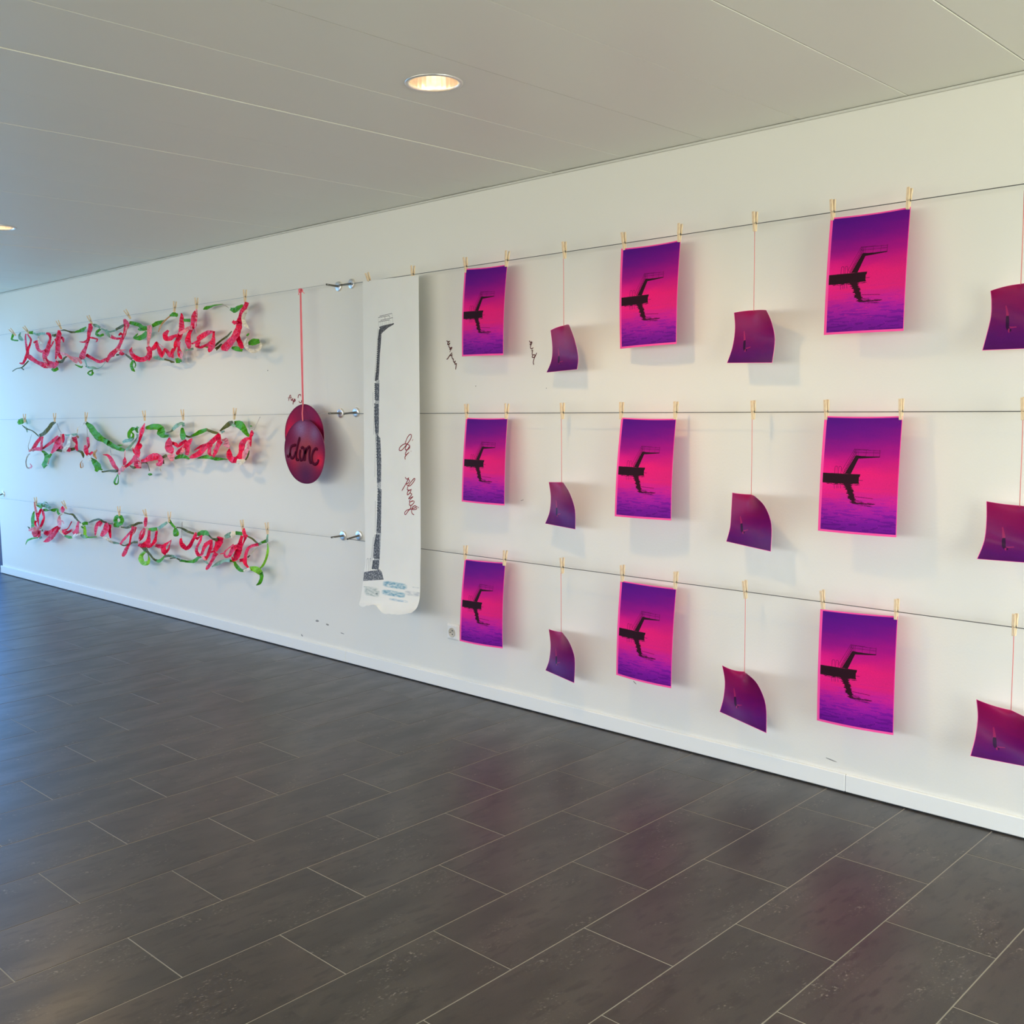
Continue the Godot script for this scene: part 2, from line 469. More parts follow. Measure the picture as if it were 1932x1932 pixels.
func tile_pictures() -> Array:
	var w := 1024
	var img := Image.create(w, w, false, Image.FORMAT_RGB8)
	var rough := Image.create(w, w, false, Image.FORMAT_RGB8)
	var big := noise(41, 0.006, 3)
	var streak := noise(43, 0.03, 4)
	var fleck := noise(47, 0.16, 2)
	var wide := noise(49, 0.010, 2)
	for y in w:
		for x in w:
			var b := big.get_noise_2d(x, y * 0.4)
			var s := streak.get_noise_2d(x * 1.1, y * 0.35 + x * 0.12)
			var c := c8(86, 79, 72).lerp(c8(66, 61, 56), clampf(0.5 + 1.2 * b, 0.0, 1.0))
			c = c.lerp(c8(50, 46, 42), clampf(s * 1.8 - 0.2, 0.0, 0.8))
			var where := clampf((wide.get_noise_2d(x, y * 0.3 + x * 0.25) - 0.06) * 2.6, 0.0, 1.0)
			var f := clampf((fleck.get_noise_2d(x * 0.9 + y * 0.25, y * 0.42 - x * 0.2) - 0.22) * 3.0, 0.0, 1.0) * where * clampf(0.4 + 1.6 * streak.get_noise_2d(y * 0.9, x * 1.3), 0.0, 1.0)
			c = c.lerp(c8(182, 176, 166), f * 0.9)
			var gr := 1.0 + (rng.randf() - 0.5) * 0.22
			img.set_pixel(x, y, Color(c.r * gr, c.g * gr, c.b * gr))
			var r := 0.36 + 0.05 * b + 0.12 * f
			rough.set_pixel(x, y, Color(r, r, r))
	return [ImageTexture.create_from_image(img), ImageTexture.create_from_image(rough)]

func wood_picture() -> ImageTexture:
	var img := Image.create(64, 256, false, Image.FORMAT_RGB8)
	var n := noise(51, 0.05, 3)
	for y in 256:
		for x in 64:
			var k := n.get_noise_2d(x * 3.0, y * 0.22)
			img.set_pixel(x, y, c8(246, 224, 190).lerp(c8(226, 192, 150), clampf(0.45 + k, 0.0, 1.0)))
	return ImageTexture.create_from_image(img)

func bumps(seed_: int, freq: float, size: int, strength: float, cell := false) -> ImageTexture:
	var img := Image.create(size, size, false, Image.FORMAT_RGBA8)
	var n := noise(seed_, freq, 4)
	if cell:
		n.noise_type = FastNoiseLite.TYPE_CELLULAR
		n.cellular_return_type = FastNoiseLite.RETURN_DISTANCE2_SUB
	for y in size:
		for x in size:
			var k := clampf(0.5 + 0.5 * n.get_noise_2d(x, y), 0.0, 1.0)
			img.set_pixel(x, y, Color(k, k, k, 1.0))
	img.bump_map_to_normal_map(strength)
	return ImageTexture.create_from_image(img)

func mat(c: Color, rough := 0.6, metal := 0.0) -> StandardMaterial3D:
	var m := StandardMaterial3D.new()
	m.albedo_color = c
	m.roughness = rough
	m.metallic = metal
	return m

func textured(t: Texture2D, rough: float) -> StandardMaterial3D:
	var m := mat(Color.WHITE, rough)
	m.albedo_texture = t
	return m

func materials() -> void:
	M.wall = mat(c8(234, 231, 222), 0.75)
	M.wall.normal_enabled = true
	M.wall.normal_texture = bumps(61, 0.08, 512, 2.0)
	M.wall.normal_scale = 0.12
	M.wall.uv1_triplanar = true
	M.wall.uv1_world_triplanar = true
	M.wall.uv1_scale = Vector3(2.0, 2.0, 2.0)
	M.board = mat(c8(240, 240, 236), 0.4)
	M.seal = mat(c8(22, 21, 20), 0.7)
	M.ceiling = mat(c8(230, 228, 218), 0.42)
	M.ceiling_dark = mat(c8(120, 118, 112), 0.8)
	M.trim = mat(c8(214, 212, 202), 0.5)
	M.slab = mat(c8(150, 148, 142), 0.9)
	M.grout = mat(c8(158, 153, 143), 0.9)
	var tp := tile_pictures()
	for k in 4:
		var m := textured(tp[0], 1.0)
		m.roughness_texture = tp[1]
		m.roughness_texture_channel = BaseMaterial3D.TEXTURE_CHANNEL_RED
		m.albedo_color = [c8(202, 200, 198), c8(193, 192, 190), c8(200, 192, 189), c8(186, 186, 185)][k]
		m.metallic_specular = 0.62
		M["tile%d" % k] = m
	M.chrome = mat(c8(230, 226, 218), 0.32, 0.9)
	M.rod = mat(c8(120, 117, 110), 0.22, 0.9)
	M.reflector = mat(c8(250, 240, 228), 0.2, 0.7)
	M.ring = mat(c8(222, 222, 220), 0.28, 0.6)
	M.can = mat(c8(60, 60, 60), 0.8)
	M.steel = mat(c8(104, 104, 100), 0.4, 0.5)
	M.steel_pale = mat(c8(170, 172, 170), 0.4, 0.4)
	M.wood = textured(wood_picture(), 0.7)
	M.spring = mat(c8(150, 148, 140), 0.3, 1.0)
	M.print = textured(print_picture(), 0.6)
	M.print.metallic_specular = 0.22
	M.neon = mat(c8(255, 104, 176), 0.6)
	M.card = textured(card_picture(), 0.36)
	M.card.metallic_specular = 0.3
	M.card_back = mat(c8(250, 214, 226), 0.6)
	M.string = mat(c8(226, 128, 124), 0.8)
	M.cord = mat(c8(255, 128, 138), 0.8)
	M.scroll = textured(scroll_picture(), 0.85)
	M.scroll_back = mat(c8(238, 236, 228), 0.85)
	M.disc_back = textured(disc_picture(false), 0.5)
	M.disc_front = textured(disc_picture(true), 0.6)
	M.disc_front.metallic_specular = 0.18
	M.disc_back.metallic_specular = 0.18
	M.disc_edge = mat(c8(150, 60, 92), 0.7)
	M.ink = mat(c8(150, 28, 40), 0.6)
	M.ink_dark = mat(c8(92, 24, 22), 0.6)
	M.donc = mat(c8(84, 10, 38), 0.7)
	M.donc.metallic_specular = 0.15
	M.plastic = mat(c8(242, 241, 236), 0.35)
	M.socket = mat(c8(206, 198, 180), 0.5)
	M.hole = mat(c8(26, 24, 22), 0.8)
	M.scuff = mat(c8(150, 148, 142), 0.9)
	M.nail = mat(c8(60, 58, 54), 0.6)
	M.frame = mat(c8(128, 138, 152), 0.45, 0.2)
	M.glass = mat(Color(0.9, 0.95, 1.0, 0.06), 0.02)
	M.glass.transparency = BaseMaterial3D.TRANSPARENCY_ALPHA
	M.ground = mat(c8(96, 98, 96), 0.9)
	var crumple := bumps(71, 0.035, 256, 5.0, true)
	# crumpled plastic film: mottled where its creases catch dye and air
	var blot := Image.create(256, 256, false, Image.FORMAT_RGB8)
	var blot_hi := Image.create(256, 256, false, Image.FORMAT_RGB8)
	var cell := noise(77, 0.030, 3)
	cell.noise_type = FastNoiseLite.TYPE_CELLULAR
	cell.cellular_return_type = FastNoiseLite.RETURN_CELL_VALUE
	var fine := noise(79, 0.06, 3)
	for y in 256:
		for x in 256:
			var k := clampf(0.93 + 0.20 * cell.get_noise_2d(x, y) + 0.18 * fine.get_noise_2d(x, y), 0.0, 1.0)
			blot.set_pixel(x, y, Color(k, k, k))
			var pale := clampf((fine.get_noise_2d(x * 0.7 + 300.0, y * 0.7) + 0.35 * cell.get_noise_2d(x, y) - 0.18) * 3.0, 0.0, 1.0)
			blot_hi.set_pixel(x, y, Color(0.98 * k, 0.05, 0.27).lerp(Color(1.0, 0.55, 0.64), pale * 0.75))
	var blot_t := ImageTexture.create_from_image(blot)
	var blot_p := ImageTexture.create_from_image(blot_hi)
	var foil := {"r": c8(255, 12, 74), "s": c8(255, 255, 255), "g": c8(84, 172, 30), "m": c8(150, 196, 174), "p": c8(255, 158, 168), "c": c8(246, 234, 212), "t": c8(198, 186, 176), "b": c8(104, 110, 60), "l": c8(146, 216, 60), "o": c8(216, 164, 110)}
	for k in foil:
		var m := mat(foil[k], 0.5)
		m.metallic_specular = 0.3
		m.albedo_texture = blot_p if k == "s" else blot_t
		m.normal_enabled = true
		m.normal_texture = crumple
		m.normal_scale = 0.45
		m.uv1_triplanar = true
		m.uv1_scale = Vector3(5.0, 5.0, 5.0)
		M["foil_" + k] = m

# ---------------------------------------------------------------- the room
const TILE = [-4.1914, 0.5972, 0.2451, 0.5398]   # x of a joint, tile length, z of the cross joints in even and odd columns
const X0 := -9.84
const X1 := 3.0
const Z1 := 7.2
const H := 2.4754

func tile_mesh(k: int, dx: float, dz: float) -> ArrayMesh:
	var st := begin()
	add_box(st, Vector3(0.0017, -0.010, 0.0017), Vector3(dx - 0.0017, 0.0, dz - 0.0017), 0.0006)
	st.generate_normals()
	var am := st.commit()
	var mdt := MeshDataTool.new()
	mdt.create_from_surface(am, 0)
	var o := Vector2(rng.randf(), rng.randf())
	for i in mdt.get_vertex_count():
		var p := mdt.get_vertex(i)
		mdt.set_vertex_uv(i, o + Vector2(p.x, p.z + p.y) / 1.3)
	am.clear_surfaces()
	mdt.commit_to_surface(am)
	return am

var view := Transform3D.IDENTITY
func in_view(p: Vector3) -> bool:
	var q := view.affine_inverse() * p
	var t := tan(deg_to_rad(52.2403 / 2.0)) * 1.03
	return q.z < -0.1 and absf(q.x) < -q.z * t and absf(q.y) < -q.z * t

func build_floor() -> void:
	var f := structure("floor", "dark grey stone tile floor with thin pale joints laid across the room", "floor")
	obj("grout_bed", box(Vector3(-10.6, -0.16, -0.4), Vector3(X1 + 0.2, -0.0008, Z1 + 0.3)), M.grout, f)
	var shapes: Array = []
	for k in 10:
		shapes.append(tile_mesh(k, 0.300, TILE[1]))
	var rest := begin()
	for k in range(-21, 25):
		for m in range(-1, 13):
			var x: float = TILE[0] + 0.3 * k
			var z0: float = (TILE[2] if posmod(k, 2) == 0 else TILE[3]) + (m - 1) * TILE[1]
			var zs := maxf(z0, 0.0)
			var ze := minf(z0 + TILE[1], Z1)
			if ze - zs < 0.02 or x + 0.3 > X1 + 0.1 or x < -10.4:
				continue
			var near := false   # tiles that the photograph can show are parts of their own, the others one part
			for a in [0.0, 0.15, 0.3]:
				for e in [zs, (zs + ze) / 2.0, ze]:
					near = near or in_view(Vector3(x + a, 0.0, e))
			if near:
				var mi: MeshInstance3D
				if zs > z0 or ze < z0 + TILE[1]:
					mi = obj("tile", tile_mesh(0, 0.3, ze - zs), M["tile%d" % rng.randi_range(0, 3)], f)
				else:
					mi = obj("tile", shapes[rng.randi_range(0, 9)], M["tile%d" % rng.randi_range(0, 3)], f)
				mi.position = Vector3(x, rng.randf_range(-0.0003, 0.0003), zs)
			else:
				add_box(rest, Vector3(x + 0.0017, -0.010, zs + 0.0017), Vector3(x + 0.2983, 0.0, ze - 0.0017), 0.0)
	var r := obj("tile_field", rest, M.tile0, f)
	r.set_meta("kind", "stuff")

func build_shell() -> void:
	var w := structure("wall_back", "long white painted wall behind the hanging prints", "wall")
	obj("plaster", box(Vector3(X0, -0.1, -0.25), Vector3(X1 + 0.2, 2.62, 0.0)), M.wall, w)
	for s in [[-5.452, 1.683, 0.0035], [-3.66, 1.55, 0.002], [-3.2, 1.53, 0.0018]]:
		var st := begin(true)
		add_lathe(st, [Vector2(s[2], 0.0), Vector2(s[2] * 0.8, 0.0012), Vector2(0.0, 0.0016)], 10, Transform3D(Basis(Vector3(1, 0, 0), PI / 2), Vector3(s[0], s[1], 0.0)))
		obj("nail_hole", st, M.nail, w)
	for s in [[-5.03, 0.205, 0.020, 0.008, 0.1], [-4.93, 0.197, 0.016, 0.007, 0.0], [-4.79, 0.165, 0.022, 0.003, -0.1], [-5.19, 0.095, 0.012, 0.006, -0.5], [-3.36, 1.008, 0.012, 0.002, 0.3], [-2.7, 0.245, 0.014, 0.003, -0.6], [-1.78, 0.11, 0.025, 0.003, -0.15], [-4.57, 0.385, 0.012, 0.003, 0.0]]:
		var st := begin()
		var pts: Array = []
		for k in 10:
			var a := TAU * k / 10.0
			pts.append(Vector3(s[0], s[1], 0.0004) + Vector3(s[2] * cos(a) * (0.7 + 0.3 * rng.randf()), s[3] * sin(a) * (0.6 + 0.4 * rng.randf()), 0.0).rotated(Vector3(0, 0, 1), s[4]))
		for k in range(1, 9):
			tri(st, pts[0], pts[k], pts[k + 1])
		obj("scuff_mark", st, M.scuff, w)
	var b := structure("baseboard_back", "low white painted baseboard along the foot of the print wall", "baseboard")
	var xs := [X0 - 0.022, -7.781, -4.75, -1.718, 1.313, X1]
	for k in xs.size() - 1:
		obj("board", box(Vector3(xs[k] + 0.0006, 0.005, 0.0), Vector3(xs[k + 1] - 0.0006, 0.071, 0.0125), 0.0025), M.board, b)
	obj("shadow_gap", box(Vector3(X0, -0.004, -0.01), Vector3(X1, 0.0062, 0.0095)), M.seal, b)
	# ceiling: metal planks across the room under a slab
	var c := structure("ceiling", "pale grey metal plank ceiling with fine joints running to the wall", "ceiling")
	obj("slab", box(Vector3(-10.6, 2.60, -0.4), Vector3(X1 + 0.2, 2.75, Z1 + 0.3)), M.slab, c)
	for i in range(-21, 13):
		var x := -1.94267 + 0.40007 * i
		if x > X1: continue
		var dy := rng.randf_range(-0.0007, 0.0007)
		var lo := Vector3(x + 0.0013, H + dy, 0.004)
		var hi := Vector3(minf(x + 0.40007 - 0.0013, X1 + 0.05), H + 0.012, Z1)
		if i == -2 or i == -11 or i == 7:
			var cs := CSGBox3D.new()
			cs.size = hi - lo
			cs.position = (lo + hi) / 2.0
			cs.material = M.ceiling
			var cy := CSGCylinder3D.new()
			cy.operation = CSGShape3D.OPERATION_SUBTRACTION
			cy.radius = 0.0825
			cy.height = 0.1
			cy.sides = 48
			cs.add_child(cy)
			cy.name = "cut"
			cy.position = Vector3(0.0, 0.0, 1.255) - Vector3(0.0, 0.0, (lo.z + hi.z) / 2.0)
			place(cs, "plank", c)
		else:
			var pl := obj("plank", box(Vector3(lo.x - x - 0.2, 0.0, lo.z), Vector3(hi.x - x - 0.2, hi.y - lo.y, hi.z), 0.0016), M.ceiling, c)
			pl.position = Vector3(x + 0.2, lo.y, 0.0)
			pl.rotation_degrees.z = rng.randf_range(-0.22, 0.22)
	var t := structure("trim_1", "thin grey edge strip where the ceiling meets the print wall", "trim")
	obj("strip", box(Vector3(X0, H - 0.0105, 0.0), Vector3(X1, H - 0.002, 0.012), 0.001), M.trim, t)
	# the window end (left), the far end behind the picture's right edge, and the wall behind the camera
	var g := structure("window_1", "tall glazed facade at the blue end of the room", "window")
	glazing(g, true, -10.2, -1.6, Z1)
	var g2 := structure("window_2", "glazed end of the room out of the picture at the right", "window")
	glazing(g2, true, X1 + 0.08, 0.3, Z1)
	var wf := structure("wall_front", "white wall with a window band behind the camera", "wall")
	obj("plaster", box(Vector3(-10.6, -0.1, Z1), Vector3(X1 + 0.2, 0.75, Z1 + 0.2)), M.wall, wf)
	obj("plaster", box(Vector3(-10.6, 2.30, Z1), Vector3(X1 + 0.2, 2.62, Z1 + 0.2)), M.wall, wf)
	for x in [-10.6, -8.2, -4.4, -0.6, 2.6]:
		obj("plaster", box(Vector3(x, 0.75, Z1), Vector3(x + 0.6, 2.30, Z1 + 0.2)), M.wall, wf)
	var g3 := structure("window_3", "window band in the wall behind the camera", "window")
	glazing(g3, false, Z1 + 0.1, -10.0, 2.6)
	var e := structure("wall_left", "return of the white wall beside the glazed facade", "wall")
	obj("plaster", box(Vector3(-10.6, -0.1, -1.75), Vector3(X0, 2.62, -1.6)), M.wall, e)
	var out := structure("ground", "plain grey paving outside the windows", "ground")
	obj("paving", box(Vector3(-60.0, -0.4, -50.0), Vector3(60.0, -0.2, 60.0)), M.ground, out)

func glazing(g: Node3D, across_x: bool, at: float, from: float, to: float) -> void:
	var lo := 0.0 if across_x else 0.78
	var hi := 2.46 if across_x else 2.30
	var n := int(ceil((to - from) / 1.5))
	for k in n + 1:
		var p := from + (to - from) * k / n
		obj("mullion", box(Vector3(at - 0.03, lo, p - 0.025), Vector3(at + 0.03, hi, p + 0.025), 0.004) if across_x else box(Vector3(p - 0.025, lo, at - 0.03), Vector3(p + 0.025, hi, at + 0.03), 0.004), M.frame, g)
	for y in [lo + 0.03, lo + 0.45, hi - 0.03]:
		obj("transom", box(Vector3(at - 0.028, y - 0.03, from), Vector3(at + 0.028, y + 0.03, to), 0.004) if across_x else box(Vector3(from, y - 0.03, at - 0.028), Vector3(to, y + 0.03, at + 0.028), 0.004), M.frame, g)
	obj("pane", box(Vector3(at - 0.004, lo, from), Vector3(at + 0.004, hi, to)) if across_x else box(Vector3(from, lo, at - 0.004), Vector3(to, hi, at + 0.004)), M.glass, g)

# ---------------------------------------------------------------- things
func downlight(label: String, at: Vector3) -> void:
	var t := thing("recessed_downlight", label, "ceiling light", at, "recessed ceiling downlights")
	var st := begin(true)   # flat flange with a rolled edge
	add_lathe(st, [Vector2(0.0785, 0.004), Vector2(0.0790, -0.002), Vector2(0.0850, -0.0045), Vector2(0.0915, -0.0035), Vector2(0.0935, -0.0005), Vector2(0.0930, 0.0005)], 56)
	obj("flange", st, M.ring, t)
	st = begin()            # facetted mirror bowl, seen from inside
	var prof := [Vector2(0.0785, 0.003), Vector2(0.0775, 0.030), Vector2(0.0740, 0.058), Vector2(0.0640, 0.082), Vector2(0.0440, 0.098), Vector2(0.0, 0.104)]
	prof.reverse()
	add_lathe(st, prof, 30)
	obj("reflector", st, M.reflector, t)
	st = begin(true)
	add_lathe(st, [Vector2(0.0, 0.112), Vector2(0.0815, 0.112), Vector2(0.0815, 0.006)].map(func(p): return p), 32)
	obj("housing", st, M.can, t)
	var glow := mat(c8(255, 244, 224), 0.4)
	glow.emission_enabled = true
	glow.emission = c8(255, 228, 186)
	glow.emission_energy_multiplier = GLOW
	for s in [-1.0, 1.0]:
		st = begin(true)
		add_lathe(st, [Vector2(0.0, 0.030), Vector2(0.013, 0.033), Vector2(0.015, 0.042), Vector2(0.015, 0.092), Vector2(0.0, 0.096)], 16, Transform3D(Basis(), Vector3(0.020 * s, 0.0, 0.0)))
		obj("lamp_tube", st, glow, t)
	var inner := OmniLight3D.new()   # the tubes light their own bowl
	inner.light_color = c8(255, 222, 190)
	inner.light_energy = 0.0019
	inner.light_size = 0.012
	inner.omni_range = 1.0
	inner.omni_attenuation = 2.0
	inner.shadow_enabled = true
	inner.position = Vector3(0.020, 0.060, 0.0)
	place(inner, "tube_light", t)
	var l := SpotLight3D.new()
	l.light_color = c8(255, 212, 142)
	l.light_energy = LAMP
	l.light_size = 0.07
	l.spot_angle = 80.0
	l.spot_angle_attenuation = 0.7
	l.spot_range = 14.0
	l.spot_attenuation = 2.0
	l.shadow_enabled = true
	l.rotation_degrees = Vector3(-90.0, 0.0, 0.0)
	l.position = Vector3(0.0, -0.012, 0.0)
	place(l, "lamp_beam", t)

func wire_bolt(label: String, at: Vector3, droop: float) -> void:
	var t := thing("wire_bolt", label, "wire bolt", at, "chrome wire bolts on the wall")
	var xf := Transform3D(Basis(Vector3(1, 0, 0), PI / 2), Vector3.ZERO)
	var st := begin(true)
	add_lathe(st, [Vector2(0.0265, 0.0), Vector2(0.0265, 0.0078), Vector2(0.0258, 0.0092), Vector2(0.0245, 0.0100), Vector2(0.012, 0.0106), Vector2(0.0, 0.0108)], 40, xf)
	obj("rosette", st, M.chrome, t)
	st = begin(true)
	add_tube(st, [Vector3(0, 0, 0.008), Vector3(0, droop * 0.3, 0.03), Vector3(0, droop * 0.7, 0.062), Vector3(0, droop, 0.088)], 0.0058, 16, 0.0048)
	obj("rod", st, M.rod, t)
	st = begin(true)
	add_tube(st, [Vector3(-0.0045, droop, 0.082), Vector3(0.0045, droop, 0.082)], 0.0036, 12)
	obj("grub_screw", st, M.can, t)

func peg_shape(front: bool) -> ArrayMesh:
	# one half of a clothespin: a bar with a jaw, a spring notch and a tapered tail, 72 mm long
	var side := [Vector2(0.0007, -0.0275), Vector2(0.0048, -0.0275), Vector2(0.0060, -0.0250), Vector2(0.0078, -0.0020), Vector2(0.0066, 0.0005), Vector2(0.0082, 0.0030), Vector2(0.0100, 0.0080), Vector2(0.0118, 0.0430), Vector2(0.0108, 0.0445), Vector2(0.0070, 0.0445), Vector2(0.0022, 0.0080), Vector2(0.0030, 0.0035), Vector2(0.0024, -0.0005), Vector2(0.0008, -0.0030), Vector2(0.0007, -0.0120)]
	var st := begin()
	var s := 1.0 if front else -1.0
	var hw := 0.0048
	var n := side.size()
	var P := func(i: int, x: float) -> Vector3:
		return Vector3(x, side[i % n].y, side[i % n].x * s)
	var uvp := func(p: Vector3) -> Vector2:
		return Vector2(p.x * 60.0 + p.z * 40.0, p.y * 12.0 + 0.5)
	var f3 := func(a: Vector3, b: Vector3, c: Vector3) -> void:
		if s > 0: tri(st, a, b, c, uvp.call(a), uvp.call(b), uvp.call(c))
		else: tri(st, c, b, a, uvp.call(c), uvp.call(b), uvp.call(a))
	for i in n:
		f3.call(P.call(i, -hw), P.call(i + 1, -hw), P.call(i + 1, hw)); f3.call(P.call(i, -hw), P.call(i + 1, hw), P.call(i, hw))
	var flat := PackedVector2Array(side)
	var idx := Geometry2D.triangulate_polygon(flat)
	for k in range(0, idx.size(), 3):
		var a := idx[k]; var b := idx[k + 1]; var c := idx[k + 2]
		var area := (flat[b] - flat[a]).cross(flat[c] - flat[a])
		if area < 0.0:
			var tmp := b; b = c; c = tmp
		f3.call(P.call(c, hw), P.call(b, hw), P.call(a, hw)); f3.call(P.call(a, -hw), P.call(b, -hw), P.call(c, -hw))
	st.generate_normals()
	return st.commit()

func spring_shape() -> ArrayMesh:
	var st := begin(true)
	var coil: Array = []
	for k in 41:
		var a := TAU * k / 8.0
		coil.append(Vector3(-0.0055 + 0.011 * k / 40.0, 0.0035 + 0.0032 * cos(a), 0.0032 * sin(a)))
	add_tube(st, coil, 0.0007, 5)
	for s in [-1.0, 1.0]:
		add_tube(st, [Vector3(0.0055 * s, 0.0035, 0.0032 * s), Vector3(0.0055 * s, 0.0005, 0.0085 * s), Vector3(0.001 * s, 0.0005, 0.0090 * s)], 0.0007, 5)
	st.generate_normals()
	return st.commit()

const PEGS = [["small wooden clothespin on the left corner of the first print, top wire", "clothespins on the right-hand wires", -3.6299, 2.1097, 0.098],
		["small wooden clothespin on the right corner of the first print, top wire", "clothespins on the right-hand wires", -3.3609, 2.1101, -0.126],
		["small wooden clothespin on the left corner of the second print, top wire", "clothespins on the right-hand wires", -2.6899, 2.1111, 0.122],
		["small wooden clothespin on the right corner of the second print, top wire", "clothespins on the right-hand wires", -2.4163, 2.1115, -0.081],
		["small wooden clothespin on the left corner of the third print, top wire", "clothespins on the right-hand wires", -1.7709, 2.1124, 0.065],
		["small wooden clothespin on the right corner of the third print, top wire", "clothespins on the right-hand wires", -1.5007, 2.1128, -0.122],
		["small wooden clothespin gripping the string of the first diver card, top wire", "clothespins on the right-hand wires", -3.0136, 2.1106, 0.061],
		["small wooden clothespin gripping the string of the second diver card, top wire", "clothespins on the right-hand wires", -2.0801, 2.112, 0.035],
		["small wooden clothespin on the left corner of the first print, middle wire", "clothespins on the right-hand wires", -3.6423, 1.4192, 0.017],
		["small wooden clothespin on the right corner of the first print, middle wire", "clothespins on the right-hand wires", -3.3762, 1.4186, -0.088],
		["small wooden clothespin on the left corner of the second print, middle wire", "clothespins on the right-hand wires", -2.7066, 1.4171, -0.048],
		["small wooden clothespin on the right corner of the second print, middle wire", "clothespins on the right-hand wires", -2.433, 1.4165, -0.064],
		["small wooden clothespin on the left corner of the third print, middle wire", "clothespins on the right-hand wires", -1.7822, 1.415, 0.036],
		["small wooden clothespin on the right corner of the third print, middle wire", "clothespins on the right-hand wires", -1.5089, 1.4144, 0.022],
		["small wooden clothespin gripping the string of the first diver card, middle wire", "clothespins on the right-hand wires", -3.033, 1.4179, 0.013],
		["small wooden clothespin gripping the string of the second diver card, middle wire", "clothespins on the right-hand wires", -2.0796, 1.4157, 0.036],
		["small wooden clothespin gripping the string of the third diver card, middle wire", "clothespins on the right-hand wires", -1.1168, 1.4135, 0.086],
		["small wooden clothespin on the left corner of the first print, lowest wire", "clothespins on the right-hand wires", -3.6696, 0.7309, -0.066],
		["small wooden clothespin on the right corner of the first print, lowest wire", "clothespins on the right-hand wires", -3.4011, 0.73, -0.116],
		["small wooden clothespin on the left corner of the second print, lowest wire", "clothespins on the right-hand wires", -2.7031, 0.7277, -0.004],
		["small wooden clothespin on the right corner of the second print, lowest wire", "clothespins on the right-hand wires", -2.431, 0.7268, -0.064],
		["small wooden clothespin on the left corner of the third print, lowest wire", "clothespins on the right-hand wires", -1.7835, 0.7246, 0.136],
		["small wooden clothespin on the right corner of the third print, lowest wire", "clothespins on the right-hand wires", -1.5087, 0.7237, -0.033],
		["small wooden clothespin gripping the string of the first diver card, lowest wire", "clothespins on the right-hand wires", -3.0416, 0.7288, 0.028],
		["small wooden clothespin gripping the string of the second diver card, lowest wire", "clothespins on the right-hand wires", -2.1066, 0.7257, 0.121],
		["small wooden clothespin gripping the string of the third diver card, lowest wire", "clothespins on the right-hand wires", -1.1196, 0.7224, -0.032],
		["tan wooden clothespin on the left top corner of the tall paper scroll", "clothespins on the right-hand wires", -4.3562, 2.1086, 0.344],
		["whitish wooden clothespin on the right top corner of the tall paper scroll", "clothespins on the right-hand wires", -4.012, 2.1091, -0.03],
		["thin wooden clothespin, first from the window end, pinning the upper red letter garland", "clothespins on the garland wires", -9.0608, 2.1084, 0.687],
		["thin wooden clothespin, second from the window end, pinning the upper red letter garland", "clothespins on the garland wires", -8.7772, 2.1093, 0.626],
		["thin wooden clothespin, third from the window end, pinning the upper red letter garland", "clothespins on the garland wires", -8.1543, 2.1115, 0.417],
		["thin wooden clothespin, fourth from the window end, pinning the upper red letter garland", "clothespins on the garland wires", -7.6203, 2.1133, 0.407],
		["thin wooden clothespin, fifth from the window end, pinning the upper red letter garland", "clothespins on the garland wires", -7.0269, 2.1154, 0.569],
		["thin wooden clothespin, sixth from the window end, pinning the upper red letter garland", "clothespins on the garland wires", -6.3848, 2.1176, -0.121],
		["thin wooden clothespin, seventh from the window end, pinning the upper red letter garland", "clothespins on the garland wires", -6.1039, 2.1185, -0.005],
		["thin wooden clothespin, eighth from the window end, pinning the upper red letter garland", "clothespins on the garland wires", -5.5407, 2.1205, -0.026],
		["thin wooden clothespin, first from the window end, pinning the middle red letter garland", "clothespins on the garland wires", -8.9379, 1.3948, -0.005],
		["thin wooden clothespin, second from the window end, pinning the middle red letter garland", "clothespins on the garland wires", -8.3457, 1.3989, -0.045],
		["thin wooden clothespin, third from the window end, pinning the middle red letter garland", "clothespins on the garland wires", -7.7868, 1.4028, -0.123],
		["thin wooden clothespin, fourth from the window end, pinning the middle red letter garland", "clothespins on the garland wires", -6.867, 1.4091, 0.063],
		["thin wooden clothespin, fifth from the window end, pinning the middle red letter garland", "clothespins on the garland wires", -6.3403, 1.4128, 0.072],
		["thin wooden clothespin, sixth from the window end, pinning the middle red letter garland", "clothespins on the garland wires", -5.71, 1.4172, -0.102],
		["thin wooden clothespin, first from the window end, pinning the lower red letter garland", "clothespins on the garland wires", -8.805, 0.7081, 0.098],
		["thin wooden clothespin, second from the window end, pinning the lower red letter garland", "clothespins on the garland wires", -8.2469, 0.7114, 0.374],
		["thin wooden clothespin, third from the window end, pinning the lower red letter garland", "clothespins on the garland wires", -7.3219, 0.7168, 0.016],
		["thin wooden clothespin, fourth from the window end, pinning the lower red letter garland", "clothespins on the garland wires", -6.9178, 0.7192, 0.238],
		["thin wooden clothespin, fifth from the window end, pinning the lower red letter garland", "clothespins on the garland wires", -6.5867, 0.7212, -0.078],
		["thin wooden clothespin, sixth from the window end, pinning the lower red letter garland", "clothespins on the garland wires", -5.6692, 0.7265, 0.075],
		["thin wooden clothespin, seventh from the window end, pinning the lower red letter garland", "clothespins on the garland wires", -5.3952, 0.7282, 0.06]]
